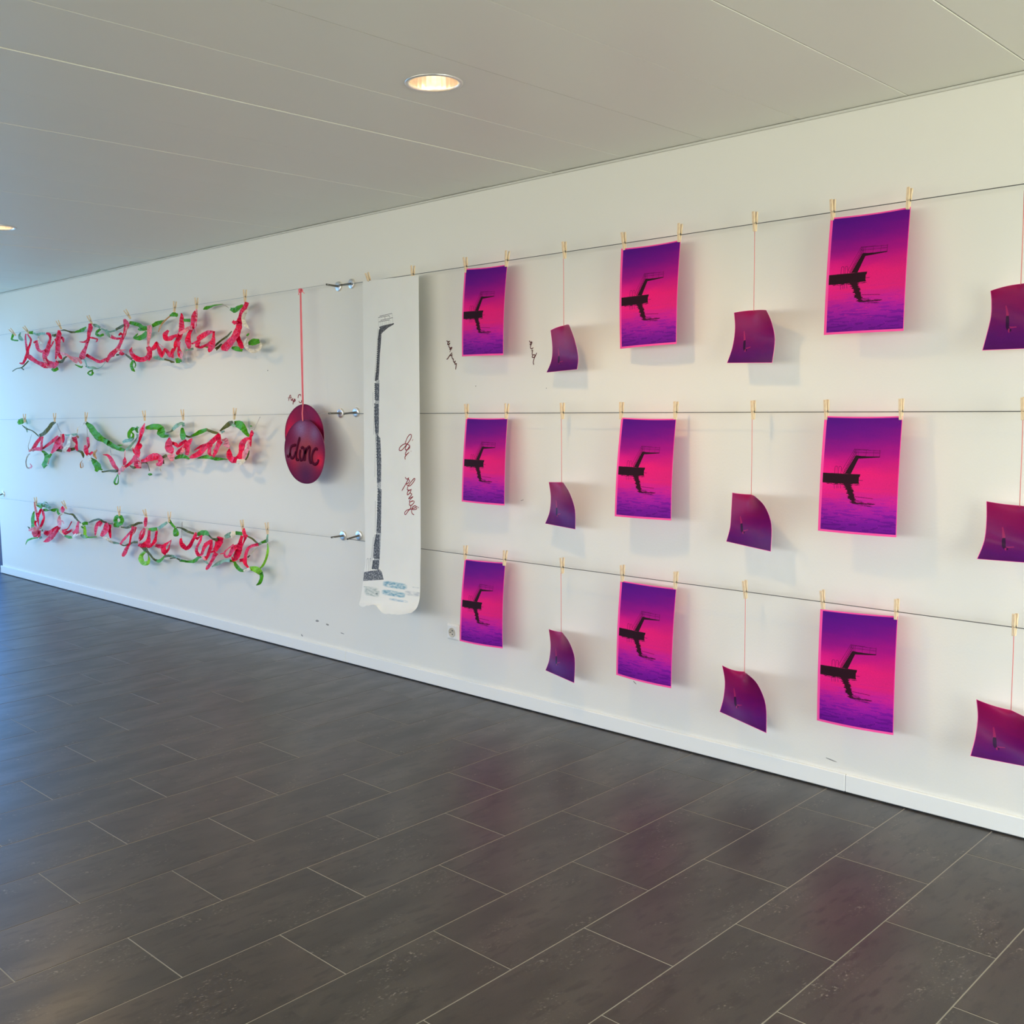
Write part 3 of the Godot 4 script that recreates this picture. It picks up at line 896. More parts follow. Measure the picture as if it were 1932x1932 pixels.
const PRINTS = [["pink-bordered purple diving tower print, first from the scroll on the top wire", -3.637, 2.101, 0.082, -3.358, 2.093, 0.082, -3.637, 1.689, 0.111, -3.358, 1.683, 0.116],
		["pink-bordered purple diving tower print, second from the scroll on the top wire", -2.705, 2.091, 0.082, -2.411, 2.092, 0.082, -2.705, 1.682, 0.091, -2.411, 1.687, 0.109],
		["pink-bordered purple diving tower print, third from the scroll on the top wire", -1.779, 2.094, 0.082, -1.493, 2.093, 0.082, -1.779, 1.686, 0.118, -1.493, 1.684, 0.115],
		["pink-bordered purple diving tower print, first from the scroll on the middle wire", -3.648, 1.398, 0.082, -3.37, 1.396, 0.082, -3.648, 0.996, 0.12, -3.37, 0.991, 0.11],
		["pink-bordered purple diving tower print, second from the scroll on the middle wire", -2.707, 1.397, 0.082, -2.43, 1.392, 0.082, -2.707, 0.985, 0.129, -2.43, 0.984, 0.115],
		["pink-bordered purple diving tower print, third from the scroll on the middle wire", -1.789, 1.401, 0.082, -1.503, 1.4, 0.082, -1.789, 0.99, 0.118, -1.503, 0.987, 0.11],
		["pink-bordered purple diving tower print, first from the scroll on the lowest wire", -3.675, 0.709, 0.082, -3.397, 0.717, 0.082, -3.675, 0.307, 0.124, -3.397, 0.309, 0.108],
		["pink-bordered purple diving tower print, second from the scroll on the lowest wire", -2.714, 0.705, 0.082, -2.427, 0.702, 0.082, -2.714, 0.3, 0.113, -2.427, 0.293, 0.116],
		["pink-bordered purple diving tower print, third from the scroll on the lowest wire", -1.793, 0.697, 0.082, -1.503, 0.708, 0.082, -1.793, 0.282, 0.094, -1.503, 0.288, 0.095]]
const CARDS = [["curled purple diver card on a string, between the first and second prints, top wire", -3.02, 2.091, 1.798, 0.1, 1.784, 0.058, 1.71, 0.047, 1.65, 0.055, 1.597, 0.088, 1.791, 0.165, 1.733, 0.13, 1.658, 0.105, 1.604, 0.113],
		["curled purple diver card on a string, between the second and third prints, top wire", -2.081, 2.092, 1.796, 0.098, 1.795, 0.063, 1.735, 0.055, 1.665, 0.072, 1.603, 0.11, 1.785, 0.161, 1.743, 0.121, 1.681, 0.096, 1.596, 0.114],
		["curled purple diver card on a string, cut by the right picture edge, top wire", -1.137, 2.093, 1.81, 0.1, 1.798, 0.059, 1.764, 0.047, 1.708, 0.052, 1.607, 0.114, 1.798, 0.17, 1.738, 0.12, 1.668, 0.095, 1.607, 0.105],
		["curled purple diver card on a string, between the first and second prints, middle wire", -3.04, 1.398, 1.112, 0.1, 1.107, 0.057, 1.04, 0.045, 0.972, 0.054, 0.92, 0.085, 1.119, 0.186, 1.069, 0.143, 0.995, 0.11, 0.91, 0.109],
		["curled purple diver card on a string, between the second and third prints, middle wire", -2.084, 1.396, 1.104, 0.098, 1.105, 0.06, 1.023, 0.067, 0.968, 0.075, 0.917, 0.101, 1.113, 0.224, 1.069, 0.15, 0.996, 0.1, 0.894, 0.103],
		["curled purple diver card on a string, cut by the right picture edge, middle wire", -1.117, 1.394, 1.116, 0.112, 1.122, 0.056, 1.06, 0.051, 0.993, 0.066, 0.939, 0.125, 1.122, 0.17, 1.062, 0.12, 0.992, 0.095, 0.939, 0.105],
		["curled purple diver card on a string, between the first and second prints, lowest wire", -3.05, 0.709, 0.434, 0.1, 0.429, 0.056, 0.353, 0.045, 0.284, 0.056, 0.24, 0.082, 0.456, 0.183, 0.409, 0.142, 0.332, 0.108, 0.221, 0.113],
		["curled purple diver card on a string, between the second and third prints, lowest wire", -2.106, 0.706, 0.411, 0.098, 0.421, 0.089, 0.351, 0.068, 0.285, 0.079, 0.236, 0.105, 0.453, 0.236, 0.392, 0.151, 0.297, 0.088, 0.184, 0.081],
		["curled purple diver card on a string, cut by the right picture edge, lowest wire", -1.121, 0.702, 0.45, 0.112, 0.464, 0.078, 0.4, 0.06, 0.335, 0.077, 0.28, 0.117, 0.464, 0.2, 0.404, 0.14, 0.334, 0.1, 0.28, 0.1]]
const WIRES = [["lt", 2.1063, 2.1233], ["lm", 1.3899, 1.424], ["lb", 0.7032, 0.7321], ["rt", 2.1083, 2.1194], ["rm", 1.4214, 1.4043], ["rb", 0.7341, 0.7087]]
const GARLANDS = [[["r", 0.0872, 5.07, -8.837, 2.091, -8.796, 2.086, -8.834, 2.064, -8.778, 2.061, -8.807, 2.019, -8.753, 2.018, -8.801, 1.971, -8.762, 1.973, -8.816, 1.94, -8.784, 1.937, -8.847, 1.913, -8.82, 1.904, -8.862, 1.879, -8.827, 1.869, -8.891, 1.86, -8.852, 1.84, -8.973, 1.862, -8.946, 1.854],
		["r", 0.0837, 1.79, -8.766, 2.083, -8.735, 2.086, -8.762, 2.057, -8.709, 2.06, -8.761, 2.037, -8.703, 2.035, -8.764, 2.005, -8.728, 1.999, -8.76, 1.97, -8.746, 1.964, -8.775, 1.943, -8.758, 1.938],
		["r", 0.0781, 2.41, -8.85, 1.915, -8.788, 1.928, -8.816, 1.886, -8.745, 1.912, -8.727, 1.859, -8.69, 1.883, -8.614, 1.836, -8.609, 1.86, -8.512, 1.814, -8.502, 1.847, -8.473, 1.8, -8.42, 1.834, -8.457, 1.797, -8.416, 1.803],
		["b", 0.0724, 0.28, -8.802, 1.874, -8.802, 1.868, -8.85, 1.847, -8.863, 1.84, -8.946, 1.824, -8.96, 1.817, -9.098, 1.819, -9.088, 1.812, -9.197, 1.799, -9.161, 1.792],
		["b", 0.0681, 6.27, -8.985, 1.818, -8.977, 1.822, -8.922, 1.806, -8.934, 1.812, -8.899, 1.797, -8.922, 1.801],
		["r", 0.0853, 1.47, -8.615, 1.999, -8.638, 2.015, -8.624, 2.007, -8.564, 2.022, -8.663, 1.985, -8.567, 1.986, -8.627, 1.949, -8.561, 1.959, -8.515, 1.924, -8.51, 1.941, -8.408, 1.921, -8.439, 1.944],
		["r", 0.0827, 6.12, -8.421, 2.063, -8.402, 2.076, -8.355, 2.053, -8.337, 2.07, -8.333, 2.041, -8.318, 2.046, -8.366, 2.021, -8.347, 2.018, -8.421, 1.996, -8.362, 1.987, -8.442, 1.958, -8.34, 1.942, -8.485, 1.921, -8.355, 1.899, -8.5, 1.886, -8.408, 1.885, -8.482, 1.841, -8.429, 1.862, -8.391, 1.811, -8.377, 1.849, -8.262, 1.795, -8.294, 1.842, -8.192, 1.829, -8.237, 1.837, -8.254, 1.852, -8.249, 1.846],
		["r", 0.0883, 5.3, -8.307, 2.006, -8.264, 2, -8.318, 1.98, -8.27, 1.971, -8.344, 1.956, -8.311, 1.945],
		["p", 0.0902, 3.1, -8.462, 1.873, -8.442, 1.874, -8.473, 1.84, -8.443, 1.848, -8.395, 1.798, -8.403, 1.81, -8.284, 1.793, -8.295, 1.8],
		["r", 0.0856, 0.38, -8.169, 2.078, -8.148, 2.079, -8.163, 2.054, -8.119, 2.049, -8.214, 2.033, -8.144, 2.024, -8.259, 2.001, -8.167, 1.994, -8.269, 1.964, -8.164, 1.957, -8.248, 1.928, -8.146, 1.917, -8.241, 1.893, -8.193, 1.887, -8.255, 1.861, -8.259, 1.86],
		["r", 0.0842, 1.7, -8.232, 1.996, -8.241, 2.011, -8.199, 2.005, -8.196, 2.024, -8.18, 2.019, -8.153, 2.033, -8.142, 2.007, -8.096, 2.015, -8.08, 1.982, -8.086, 1.984],
		["r", 0.0881, 0.4, -8.194, 1.905, -8.191, 1.91, -8.155, 1.874, -8.134, 1.885, -8.138, 1.854, -8.133, 1.859],
		["p", 0.0937, 5.46, -8.233, 1.905, -8.196, 1.918, -8.112, 1.891, -8.081, 1.904, -8.008, 1.873, -7.993, 1.888, -7.976, 1.858, -7.979, 1.871, -7.937, 1.83, -7.917, 1.854, -7.881, 1.814, -7.862, 1.826],
		["p", 0.0882, 5.62, -8.067, 1.872, -8.035, 1.88, -7.918, 1.853, -7.896, 1.864, -7.832, 1.83, -7.805, 1.849, -7.802, 1.806, -7.798, 1.814],
		["r", 0.088, 0.12, -7.637, 2.096, -7.599, 2.095, -7.619, 2.062, -7.571, 2.056, -7.654, 2.026, -7.621, 2.02, -7.695, 1.994, -7.653, 1.987, -7.74, 1.955, -7.68, 1.945, -7.754, 1.921, -7.68, 1.909, -7.789, 1.889, -7.689, 1.871, -7.812, 1.874, -7.736, 1.847, -7.84, 1.854, -7.837, 1.841],
		["r", 0.086, 0.01, -7.819, 1.972, -7.819, 1.975, -7.714, 1.959, -7.737, 1.972, -7.658, 1.964, -7.706, 1.982, -7.655, 1.985, -7.686, 1.996],
		["r", 0.0835, 2.74, -7.669, 1.99, -7.648, 1.999, -7.637, 1.987, -7.635, 2, -7.579, 1.981, -7.593, 1.993, -7.512, 1.971, -7.518, 1.979, -7.514, 1.965, -7.507, 1.96, -7.557, 1.959, -7.54, 1.955],
		["r", 0.0799, 2.04, -7.733, 1.862, -7.688, 1.879, -7.729, 1.855, -7.678, 1.872, -7.652, 1.832, -7.62, 1.847, -7.529, 1.804, -7.53, 1.824, -7.413, 1.807, -7.456, 1.828, -7.365, 1.83, -7.395, 1.838],
		["r", 0.0872, 1.99, -7.088, 2.091, -7.046, 2.093, -7.111, 2.07, -7.027, 2.076, -7.12, 2.053, -7.022, 2.047, -7.099, 2.028, -7.06, 2.02, -7.081, 1.99, -7.067, 1.983, -7.123, 1.96, -7.103, 1.951, -7.189, 1.93, -7.15, 1.92, -7.253, 1.906, -7.191, 1.889, -7.285, 1.887, -7.22, 1.863, -7.313, 1.87, -7.255, 1.844, -7.346, 1.846, -7.311, 1.832, -7.395, 1.808, -7.39, 1.803],
		["p", 0.0873, 4.39, -7.078, 2.073, -7.078, 2.074, -7.079, 2.034, -7.048, 2.031, -7.089, 2.002, -7.047, 1.996, -7.114, 1.963, -7.077, 1.958],
		["r", 0.0829, 5.02, -7.35, 1.977, -7.315, 1.996, -7.265, 1.962, -7.228, 1.976, -7.185, 1.955, -7.166, 1.969, -7.147, 1.956, -7.152, 1.969],
		["r", 0.0803, 2.01, -7.176, 1.981, -7.17, 1.987, -7.175, 1.99, -7.154, 2.005, -7.164, 1.982, -7.135, 1.992],
		["p", 0.0951, 3.18, -7.214, 1.882, -7.204, 1.897, -7.155, 1.871, -7.172, 1.887, -7.065, 1.877, -7.089, 1.884],
		["r", 0.0836, 1.48, -7.175, 1.862, -7.15, 1.876, -7.161, 1.844, -7.121, 1.865, -7.138, 1.851, -7.112, 1.855],
		["r", 0.0777, 5.86, -7.299, 1.851, -7.277, 1.843, -7.311, 1.846, -7.306, 1.837, -7.347, 1.839, -7.36, 1.83],
		["r", 0.0785, 5.31, -7.038, 1.896, -7.009, 1.893, -7.051, 1.872, -6.99, 1.87, -7.011, 1.835, -6.959, 1.847, -6.97, 1.806, -6.944, 1.832, -6.92, 1.789, -6.928, 1.823, -6.835, 1.79, -6.868, 1.82, -6.762, 1.814, -6.794, 1.828, -6.732, 1.844, -6.754, 1.853],
		["p", 0.0899, 5.97, -6.766, 2.029, -6.696, 2.028, -6.733, 1.996, -6.675, 1.993, -6.734, 1.955, -6.702, 1.952, -6.759, 1.918, -6.746, 1.916, -6.781, 1.893, -6.758, 1.891],
		["r", 0.0823, 5.88, -6.808, 1.886, -6.755, 1.893, -6.767, 1.864, -6.707, 1.871, -6.748, 1.839, -6.711, 1.838, -6.779, 1.823, -6.743, 1.812, -6.818, 1.802, -6.788, 1.79],
		["r", 0.0842, 1.51, -6.697, 1.854, -6.717, 1.866, -6.651, 1.867, -6.684, 1.887, -6.664, 1.906, -6.643, 1.916, -6.662, 1.878, -6.615, 1.881, -6.615, 1.837, -6.572, 1.846, -6.553, 1.804, -6.571, 1.838, -6.525, 1.835, -6.576, 1.845, -6.551, 1.857, -6.552, 1.868, -6.539, 1.833, -6.485, 1.845, -6.466, 1.8, -6.441, 1.827, -6.406, 1.829, -6.434, 1.839, -6.409, 1.858, -6.439, 1.862],
		["p", 0.0944, 4.24, -6.624, 1.912, -6.639, 1.915, -6.599, 1.892, -6.594, 1.895, -6.528, 1.869, -6.507, 1.871],
		["r", 0.0857, 2.91, -6.479, 1.984, -6.45, 1.974, -6.558, 1.963, -6.509, 1.951, -6.536, 1.919, -6.508, 1.943, -6.432, 1.908, -6.459, 1.935, -6.379, 1.925, -6.391, 1.944, -6.34, 1.927, -6.327, 1.946],
		["r", 0.0802, 4.03, -6.472, 1.917, -6.512, 1.939, -6.438, 1.925, -6.462, 1.946, -6.396, 1.929, -6.392, 1.946, -6.347, 1.928, -6.328, 1.944],
		["r", 0.0788, 4.35, -6.32, 2.081, -6.325, 2.082, -6.337, 2.054, -6.287, 2.051, -6.337, 2.014, -6.257, 2.007, -6.338, 1.982, -6.254, 1.972, -6.369, 1.95, -6.305, 1.936, -6.4, 1.922, -6.364, 1.908, -6.419, 1.887, -6.395, 1.878, -6.405, 1.855, -6.395, 1.85, -6.458, 1.832, -6.414, 1.826, -6.475, 1.797, -6.425, 1.797],
		["r", 0.0851, 2.36, -6.359, 1.9, -6.297, 1.895, -6.382, 1.86, -6.335, 1.859, -6.383, 1.83, -6.332, 1.834, -6.345, 1.798, -6.314, 1.803],
		["p", 0.0951, 1.22, -6.287, 1.938, -6.315, 1.955, -6.24, 1.95, -6.252, 1.967, -6.214, 1.964, -6.212, 1.985, -6.164, 1.967, -6.154, 1.99],
		["r", 0.0822, 5.01, -6.156, 2.086, -6.126, 2.081, -6.175, 2.061, -6.101, 2.052, -6.171, 2.024, -6.087, 2.015, -6.172, 1.998, -6.117, 1.984, -6.211, 1.97, -6.194, 1.96, -6.248, 1.938, -6.221, 1.93, -6.259, 1.901, -6.196, 1.899, -6.237, 1.864, -6.17, 1.865, -6.237, 1.848, -6.192, 1.847],
		["p", 0.0901, 4.48, -6.119, 2.101, -6.113, 2.101, -6.116, 2.065, -6.086, 2.063, -6.114, 2.026, -6.068, 2.021, -6.12, 1.986, -6.087, 1.983, -6.113, 1.941, -6.109, 1.941],
		["r", 0.0849, 5.91, -6.194, 1.873, -6.185, 1.88, -6.124, 1.874, -6.135, 1.887, -6.065, 1.877, -6.109, 1.894, -6.061, 1.894, -6.125, 1.918, -6.036, 1.906, -6.072, 1.935, -5.973, 1.923, -5.978, 1.948, -5.903, 1.933, -5.886, 1.941],
		["r", 0.0894, 4.54, -5.922, 1.942, -5.904, 1.941, -5.93, 1.911, -5.892, 1.907, -5.935, 1.883, -5.864, 1.875, -5.954, 1.859, -5.874, 1.842, -5.983, 1.836, -5.935, 1.822, -5.98, 1.815, -5.989, 1.813],
		["r", 0.0872, 0.96, -6.095, 1.892, -6.063, 1.885, -6.118, 1.855, -6.073, 1.861, -6.083, 1.842, -6.073, 1.856, -6.029, 1.851, -6.019, 1.865, -5.956, 1.858, -5.966, 1.874, -5.894, 1.883, -5.914, 1.891],
		["r", 0.0861, 5.32, -5.556, 2.097, -5.499, 2.083, -5.565, 2.067, -5.509, 2.049, -5.578, 2.044, -5.544, 2.032, -5.603, 2.012, -5.583, 2.007, -5.644, 1.984, -5.604, 1.978, -5.649, 1.954, -5.6, 1.945, -5.665, 1.926, -5.594, 1.905, -5.697, 1.898, -5.625, 1.873, -5.763, 1.874, -5.69, 1.842, -5.818, 1.855, -5.775, 1.814, -5.832, 1.84, -5.84, 1.822],
		["r", 0.0823, 3.47, -5.667, 1.894, -5.631, 1.902, -5.654, 1.862, -5.627, 1.871, -5.623, 1.832, -5.59, 1.841, -5.596, 1.815, -5.561, 1.82],
		["r", 0.0833, 6.02, -5.706, 1.985, -5.672, 1.995, -5.651, 1.965, -5.652, 1.986, -5.605, 1.974, -5.632, 1.989],
		["b", 0.0713, 2.53, -5.724, 1.933, -5.697, 1.927, -5.789, 1.91, -5.771, 1.901, -5.855, 1.888, -5.854, 1.88, -5.893, 1.864, -5.9, 1.857, -5.908, 1.846, -5.915, 1.843],
		["b", 0.0675, 2.64, -5.913, 1.821, -5.918, 1.837, -5.887, 1.839, -5.901, 1.85, -5.848, 1.858, -5.875, 1.866],
		["c", 0.0951, 5.87, -5.5, 2.06, -5.477, 2.055, -5.53, 2.029, -5.5, 2.018, -5.546, 1.993, -5.524, 1.992, -5.547, 1.958, -5.533, 1.967, -5.521, 1.937, -5.514, 1.943, -5.487, 1.923, -5.475, 1.924],
		["c", 0.0986, 2.06, -5.505, 1.88, -5.48, 1.875, -5.558, 1.86, -5.516, 1.854, -5.566, 1.831, -5.531, 1.836, -5.504, 1.799, -5.495, 1.813, -5.422, 1.783, -5.441, 1.804, -5.366, 1.795, -5.398, 1.811, -5.362, 1.822, -5.382, 1.827, -5.388, 1.846, -5.38, 1.844],
		["c", 0.0994, 1.18, -5.471, 1.872, -5.477, 1.871, -5.505, 1.849, -5.49, 1.848, -5.527, 1.824, -5.499, 1.826, -5.491, 1.805, -5.468, 1.811, -5.421, 1.804, -5.416, 1.809],
		["g", 0.0754, 0.99, -5.508, 1.835, -5.534, 1.853, -5.462, 1.832, -5.48, 1.869, -5.422, 1.844, -5.416, 1.866],
		["g", 0.0704, 0.46, -5.535, 1.889, -5.561, 1.896, -5.51, 1.894, -5.545, 1.904, -5.523, 1.904, -5.536, 1.908],
		["g", 0.0758, 5.2, -5.749, 2.061, -5.722, 2.074, -5.675, 2.038, -5.662, 2.067, -5.599, 2.055, -5.612, 2.075, -5.56, 2.07, -5.579, 2.082],
		["g", 0.0672, 3.31, -6.049, 2.084, -6.059, 2.088, -6.016, 2.083, -6.049, 2.106, -5.953, 2.09, -5.977, 2.105, -5.899, 2.096, -5.904, 2.104, -5.81, 2.099, -5.797, 2.101],
		["t", 0.0766, 3.09, -5.809, 2.099, -5.804, 2.101, -5.776, 2.085, -5.787, 2.089, -5.732, 2.069, -5.749, 2.073],
		["g", 0.0721, 0.67, -6.439, 2.068, -6.467, 2.082, -6.39, 2.065, -6.401, 2.094, -6.379, 2.061, -6.365, 2.072],
		["g", 0.0759, 1.75, -6.273, 2.023, -6.264, 2.04, -6.208, 2.017, -6.186, 2.037],
		["m", 0.0749, 0.36, -6.264, 1.833, -6.284, 1.841, -6.219, 1.836, -6.245, 1.847, -6.205, 1.835, -6.222, 1.85, -6.194, 1.842, -6.192, 1.852],
		["g", 0.0655, 1.23, -6.06, 1.853, -6.072, 1.861, -6.035, 1.847, -6.021, 1.861, -6.044, 1.844, -6.017, 1.848],
		["g", 0.0696, 5.83, -5.751, 1.826, -5.732, 1.836, -5.674, 1.809, -5.659, 1.835, -5.593, 1.799, -5.599, 1.813],
		["b", 0.0782, 3.02, -6.493, 1.778, -6.477, 1.784, -6.474, 1.766, -6.482, 1.776, -6.43, 1.768, -6.452, 1.775],
		["g", 0.071, 4.19, -6.428, 1.768, -6.454, 1.792, -6.396, 1.767, -6.404, 1.796, -6.341, 1.767, -6.328, 1.794],
		["p", 0.0958, 2.12, -6.335, 1.824, -6.301, 1.836, -6.326, 1.819, -6.273, 1.82, -6.353, 1.79, -6.318, 1.784],
		["m", 0.079, 2.51, -7.592, 2.082, -7.554, 2.09, -7.58, 2.07, -7.55, 2.088, -7.534, 2.063, -7.526, 2.078, -7.477, 2.048, -7.479, 2.061],
		["g", 0.0726, 4.63, -7.51, 2.055, -7.499, 2.045, -7.571, 2.042, -7.523, 2.027, -7.569, 2.01, -7.506, 2.016, -7.492, 1.991, -7.476, 2.007, -7.44, 2.001, -7.46, 2.016],
		["b", 0.0735, 4.34, -7.253, 2.024, -7.283, 2.038, -7.19, 2.033, -7.204, 2.05, -7.111, 2.046, -7.107, 2.059],
		["m", 0.0779, 0.04, -7.411, 2.032, -7.38, 2.04, -7.355, 2.004, -7.334, 2.014, -7.323, 1.977, -7.331, 1.981],
		["m", 0.07, 0.94, -7.453, 2.045, -7.467, 2.055, -7.416, 2.032, -7.415, 2.042, -7.375, 2.017, -7.358, 2.026, -7.32, 2.02, -7.301, 2.03, -7.254, 2.023, -7.242, 2.032],
		["g", 0.0681, 1.28, -7.028, 2.057, -7.03, 2.075, -6.973, 2.042, -6.949, 2.065, -6.941, 2.032, -6.892, 2.051, -6.898, 2.006, -6.851, 2.032, -6.795, 2.003, -6.789, 2.025],
		["g", 0.0661, 1.36, -6.918, 1.985, -6.917, 1.981, -7.002, 1.958, -6.944, 1.963, -6.938, 1.94, -6.923, 1.97, -6.859, 1.952, -6.88, 1.978, -6.779, 1.98, -6.815, 1.996],
		["g", 0.0727, 5.56, -6.945, 2.015, -6.901, 2.022, -6.891, 2.001, -6.869, 2.01, -6.82, 1.996, -6.828, 2.005, -6.776, 1.998, -6.801, 2.009],
		["g", 0.0697, 2.3, -6.705, 2.014, -6.701, 2.031, -6.656, 2.026, -6.66, 2.05, -6.598, 2.035, -6.612, 2.054, -6.527, 2.045, -6.551, 2.053],
		["o", 0.0865, 4.27, -6.452, 2.074, -6.461, 2.069, -6.504, 2.059, -6.492, 2.052, -6.549, 2.035, -6.516, 2.026, -6.582, 2.005, -6.545, 1.999, -6.618, 1.977, -6.598, 1.973],
		["g", 0.0749, 5.91, -6.475, 2.07, -6.466, 2.079, -6.399, 2.066, -6.404, 2.087, -6.342, 2.06, -6.355, 2.081],
		["b", 0.072, 4.44, -7.274, 1.846, -7.287, 1.859, -7.227, 1.848, -7.219, 1.856],
		["b", 0.0716, 5.17, -7.16, 1.851, -7.128, 1.856, -7.091, 1.826, -7.049, 1.835, -7.018, 1.803, -6.987, 1.814],
		["g", 0.0683, 5.47, -7.056, 1.809, -7.004, 1.802, -7.067, 1.774, -7.009, 1.77, -7.032, 1.737, -6.994, 1.745, -6.994, 1.724, -7.008, 1.728],
		["g", 0.0716, 4.56, -7.028, 1.8, -7.016, 1.804, -7.002, 1.777, -6.974, 1.777, -6.996, 1.751, -6.96, 1.749],
		["m", 0.0759, 1.99, -6.704, 1.805, -6.68, 1.82, -6.675, 1.796, -6.637, 1.817, -6.629, 1.789, -6.612, 1.802, -6.54, 1.786, -6.548, 1.799],
		["b", 0.0734, 0.32, -6.558, 1.787, -6.565, 1.799, -6.464, 1.775, -6.481, 1.784, -6.426, 1.764, -6.435, 1.771],
		["g", 0.066, 3.33, -6.423, 1.763, -6.428, 1.794, -6.387, 1.761, -6.405, 1.794],
		["m", 0.0752, 5.23, -7.875, 1.85, -7.846, 1.855, -7.786, 1.835, -7.742, 1.84, -7.717, 1.777, -7.694, 1.783, -7.63, 1.765, -7.637, 1.784, -7.567, 1.761, -7.594, 1.77, -7.495, 1.777, -7.517, 1.781, -7.424, 1.806, -7.425, 1.808],
		["g", 0.0657, 3.5, -7.661, 1.763, -7.671, 1.756, -7.727, 1.755, -7.741, 1.747, -7.754, 1.736, -7.749, 1.739, -7.684, 1.715, -7.675, 1.729, -7.648, 1.732, -7.657, 1.737, -7.691, 1.754, -7.684, 1.752],
		["g", 0.0714, 3.76, -9.119, 2.108, -9.1, 2.103, -9.142, 2.088, -9.128, 2.083, -9.147, 2.057, -9.112, 2.064, -9.057, 2.043, -9.027, 2.053, -9.005, 2.039, -8.971, 2.048],
		["m", 0.0783, 3.3, -8.927, 2.108, -8.922, 2.105, -8.984, 2.084, -8.971, 2.084, -8.956, 2.051, -8.919, 2.065, -8.883, 2.033, -8.859, 2.041],
		["g", 0.0723, 3.09, -8.768, 2.087, -8.762, 2.104, -8.7, 2.08, -8.718, 2.106],
		["m", 0.0769, 1.56, -8.658, 2.083, -8.641, 2.093, -8.64, 2.07, -8.604, 2.081, -8.608, 2.061, -8.581, 2.08, -8.549, 2.067, -8.54, 2.083, -8.433, 2.06, -8.443, 2.077],
		["c", 0.0941, 4.22, -8.549, 2.054, -8.561, 2.055, -8.57, 2.029, -8.547, 2.031, -8.535, 1.996, -8.463, 2.004, -8.488, 1.985, -8.443, 1.988],
		["b", 0.0698, 6.22, -8.341, 2.046, -8.327, 2.058, -8.259, 2.033, -8.282, 2.055, -8.21, 2.043, -8.25, 2.059],
		["b", 0.0765, 6, -8.167, 2.073, -8.154, 2.078, -8.075, 2.069, -8.081, 2.081, -7.996, 2.057, -8.015, 2.068, -7.974, 2.047, -7.992, 2.062, -7.919, 2.045, -7.921, 2.058],
		["g", 0.069, 2.79, -7.921, 2.046, -7.909, 2.057, -7.866, 2.046, -7.882, 2.065, -7.777, 2.049, -7.828, 2.075, -7.701, 2.074, -7.734, 2.082],
		["b", 0.0706, 0.29, -8.229, 1.832, -8.245, 1.851, -8.128, 1.829, -8.181, 1.851, -8.103, 1.859, -8.144, 1.87, -8.097, 1.874, -8.106, 1.883],
		["g", 0.0657, 1.55, -8.374, 1.785, -8.352, 1.799, -8.344, 1.767, -8.321, 1.79, -8.294, 1.782, -8.287, 1.801],
		["g", 0.0758, 1.03, -7.906, 1.804, -7.924, 1.81, -7.818, 1.777, -7.816, 1.791, -7.821, 1.792, -7.814, 1.797],
		["b", 0.0758, 1.57, -7.741, 1.785, -7.733, 1.793, -7.696, 1.771, -7.668, 1.781, -7.664, 1.77, -7.637, 1.778]],
		[["g", 0.0663, 1.21, -9.082, 1.351, -9.126, 1.368, -9.015, 1.356, -9.069, 1.395, -9.006, 1.383, -9.014, 1.403],
		["m", 0.0776, 3.15, -8.969, 1.395, -8.936, 1.404, -8.94, 1.375, -8.941, 1.38, -8.901, 1.354, -8.918, 1.356],
		["b", 0.0741, 2.85, -9.026, 1.346, -9.002, 1.349, -8.962, 1.312, -8.953, 1.322, -8.887, 1.305, -8.906, 1.313, -8.774, 1.291, -8.788, 1.297, -8.668, 1.252, -8.659, 1.258],
		["m", 0.0728, 3.07, -8.961, 1.332, -8.938, 1.335, -8.958, 1.308, -8.951, 1.311, -8.926, 1.285, -8.948, 1.286],
		["b", 0.0786, 1.27, -8.633, 1.251, -8.671, 1.271, -8.545, 1.27, -8.576, 1.292, -8.479, 1.315, -8.5, 1.333, -8.419, 1.349, -8.433, 1.368, -8.332, 1.366, -8.341, 1.378],
		["t", 0.0823, 1.58, -8.293, 1.362, -8.281, 1.364, -8.303, 1.343, -8.267, 1.345, -8.311, 1.308, -8.268, 1.311, -8.262, 1.283, -8.237, 1.288],
		["c", 0.0898, 2.03, -7.771, 1.377, -7.737, 1.369, -7.867, 1.357, -7.827, 1.348, -7.945, 1.336, -7.923, 1.332, -7.936, 1.313, -7.929, 1.312, -7.903, 1.287, -7.921, 1.287],
		["m", 0.0706, 5.87, -8.218, 1.269, -8.192, 1.276, -8.134, 1.262, -8.134, 1.276, -8.042, 1.266, -8.068, 1.282, -7.972, 1.274, -8.001, 1.286],
		["g", 0.0699, 1.1, -7.809, 1.367, -7.805, 1.378, -7.768, 1.326, -7.701, 1.351, -7.745, 1.277, -7.643, 1.306, -7.672, 1.236, -7.584, 1.269, -7.558, 1.224, -7.518, 1.249, -7.468, 1.209, -7.444, 1.245],
		["g", 0.0655, 0.38, -7.674, 1.266, -7.618, 1.294, -7.603, 1.238, -7.566, 1.271, -7.559, 1.228, -7.534, 1.255, -7.513, 1.202, -7.461, 1.231, -7.442, 1.184, -7.384, 1.213, -7.315, 1.167, -7.27, 1.193, -7.212, 1.162, -7.196, 1.18],
		["g", 0.0681, 2.62, -7.325, 1.204, -7.301, 1.21, -7.299, 1.199, -7.295, 1.209, -7.251, 1.206, -7.268, 1.209],
		["r", 0.0847, 6.16, -8.63, 1.266, -8.576, 1.249, -8.662, 1.234, -8.634, 1.219, -8.746, 1.19, -8.72, 1.174, -8.833, 1.15, -8.812, 1.139],
		["r", 0.0882, 1.52, -8.584, 1.257, -8.54, 1.256, -8.634, 1.199, -8.572, 1.2, -8.673, 1.151, -8.596, 1.153],
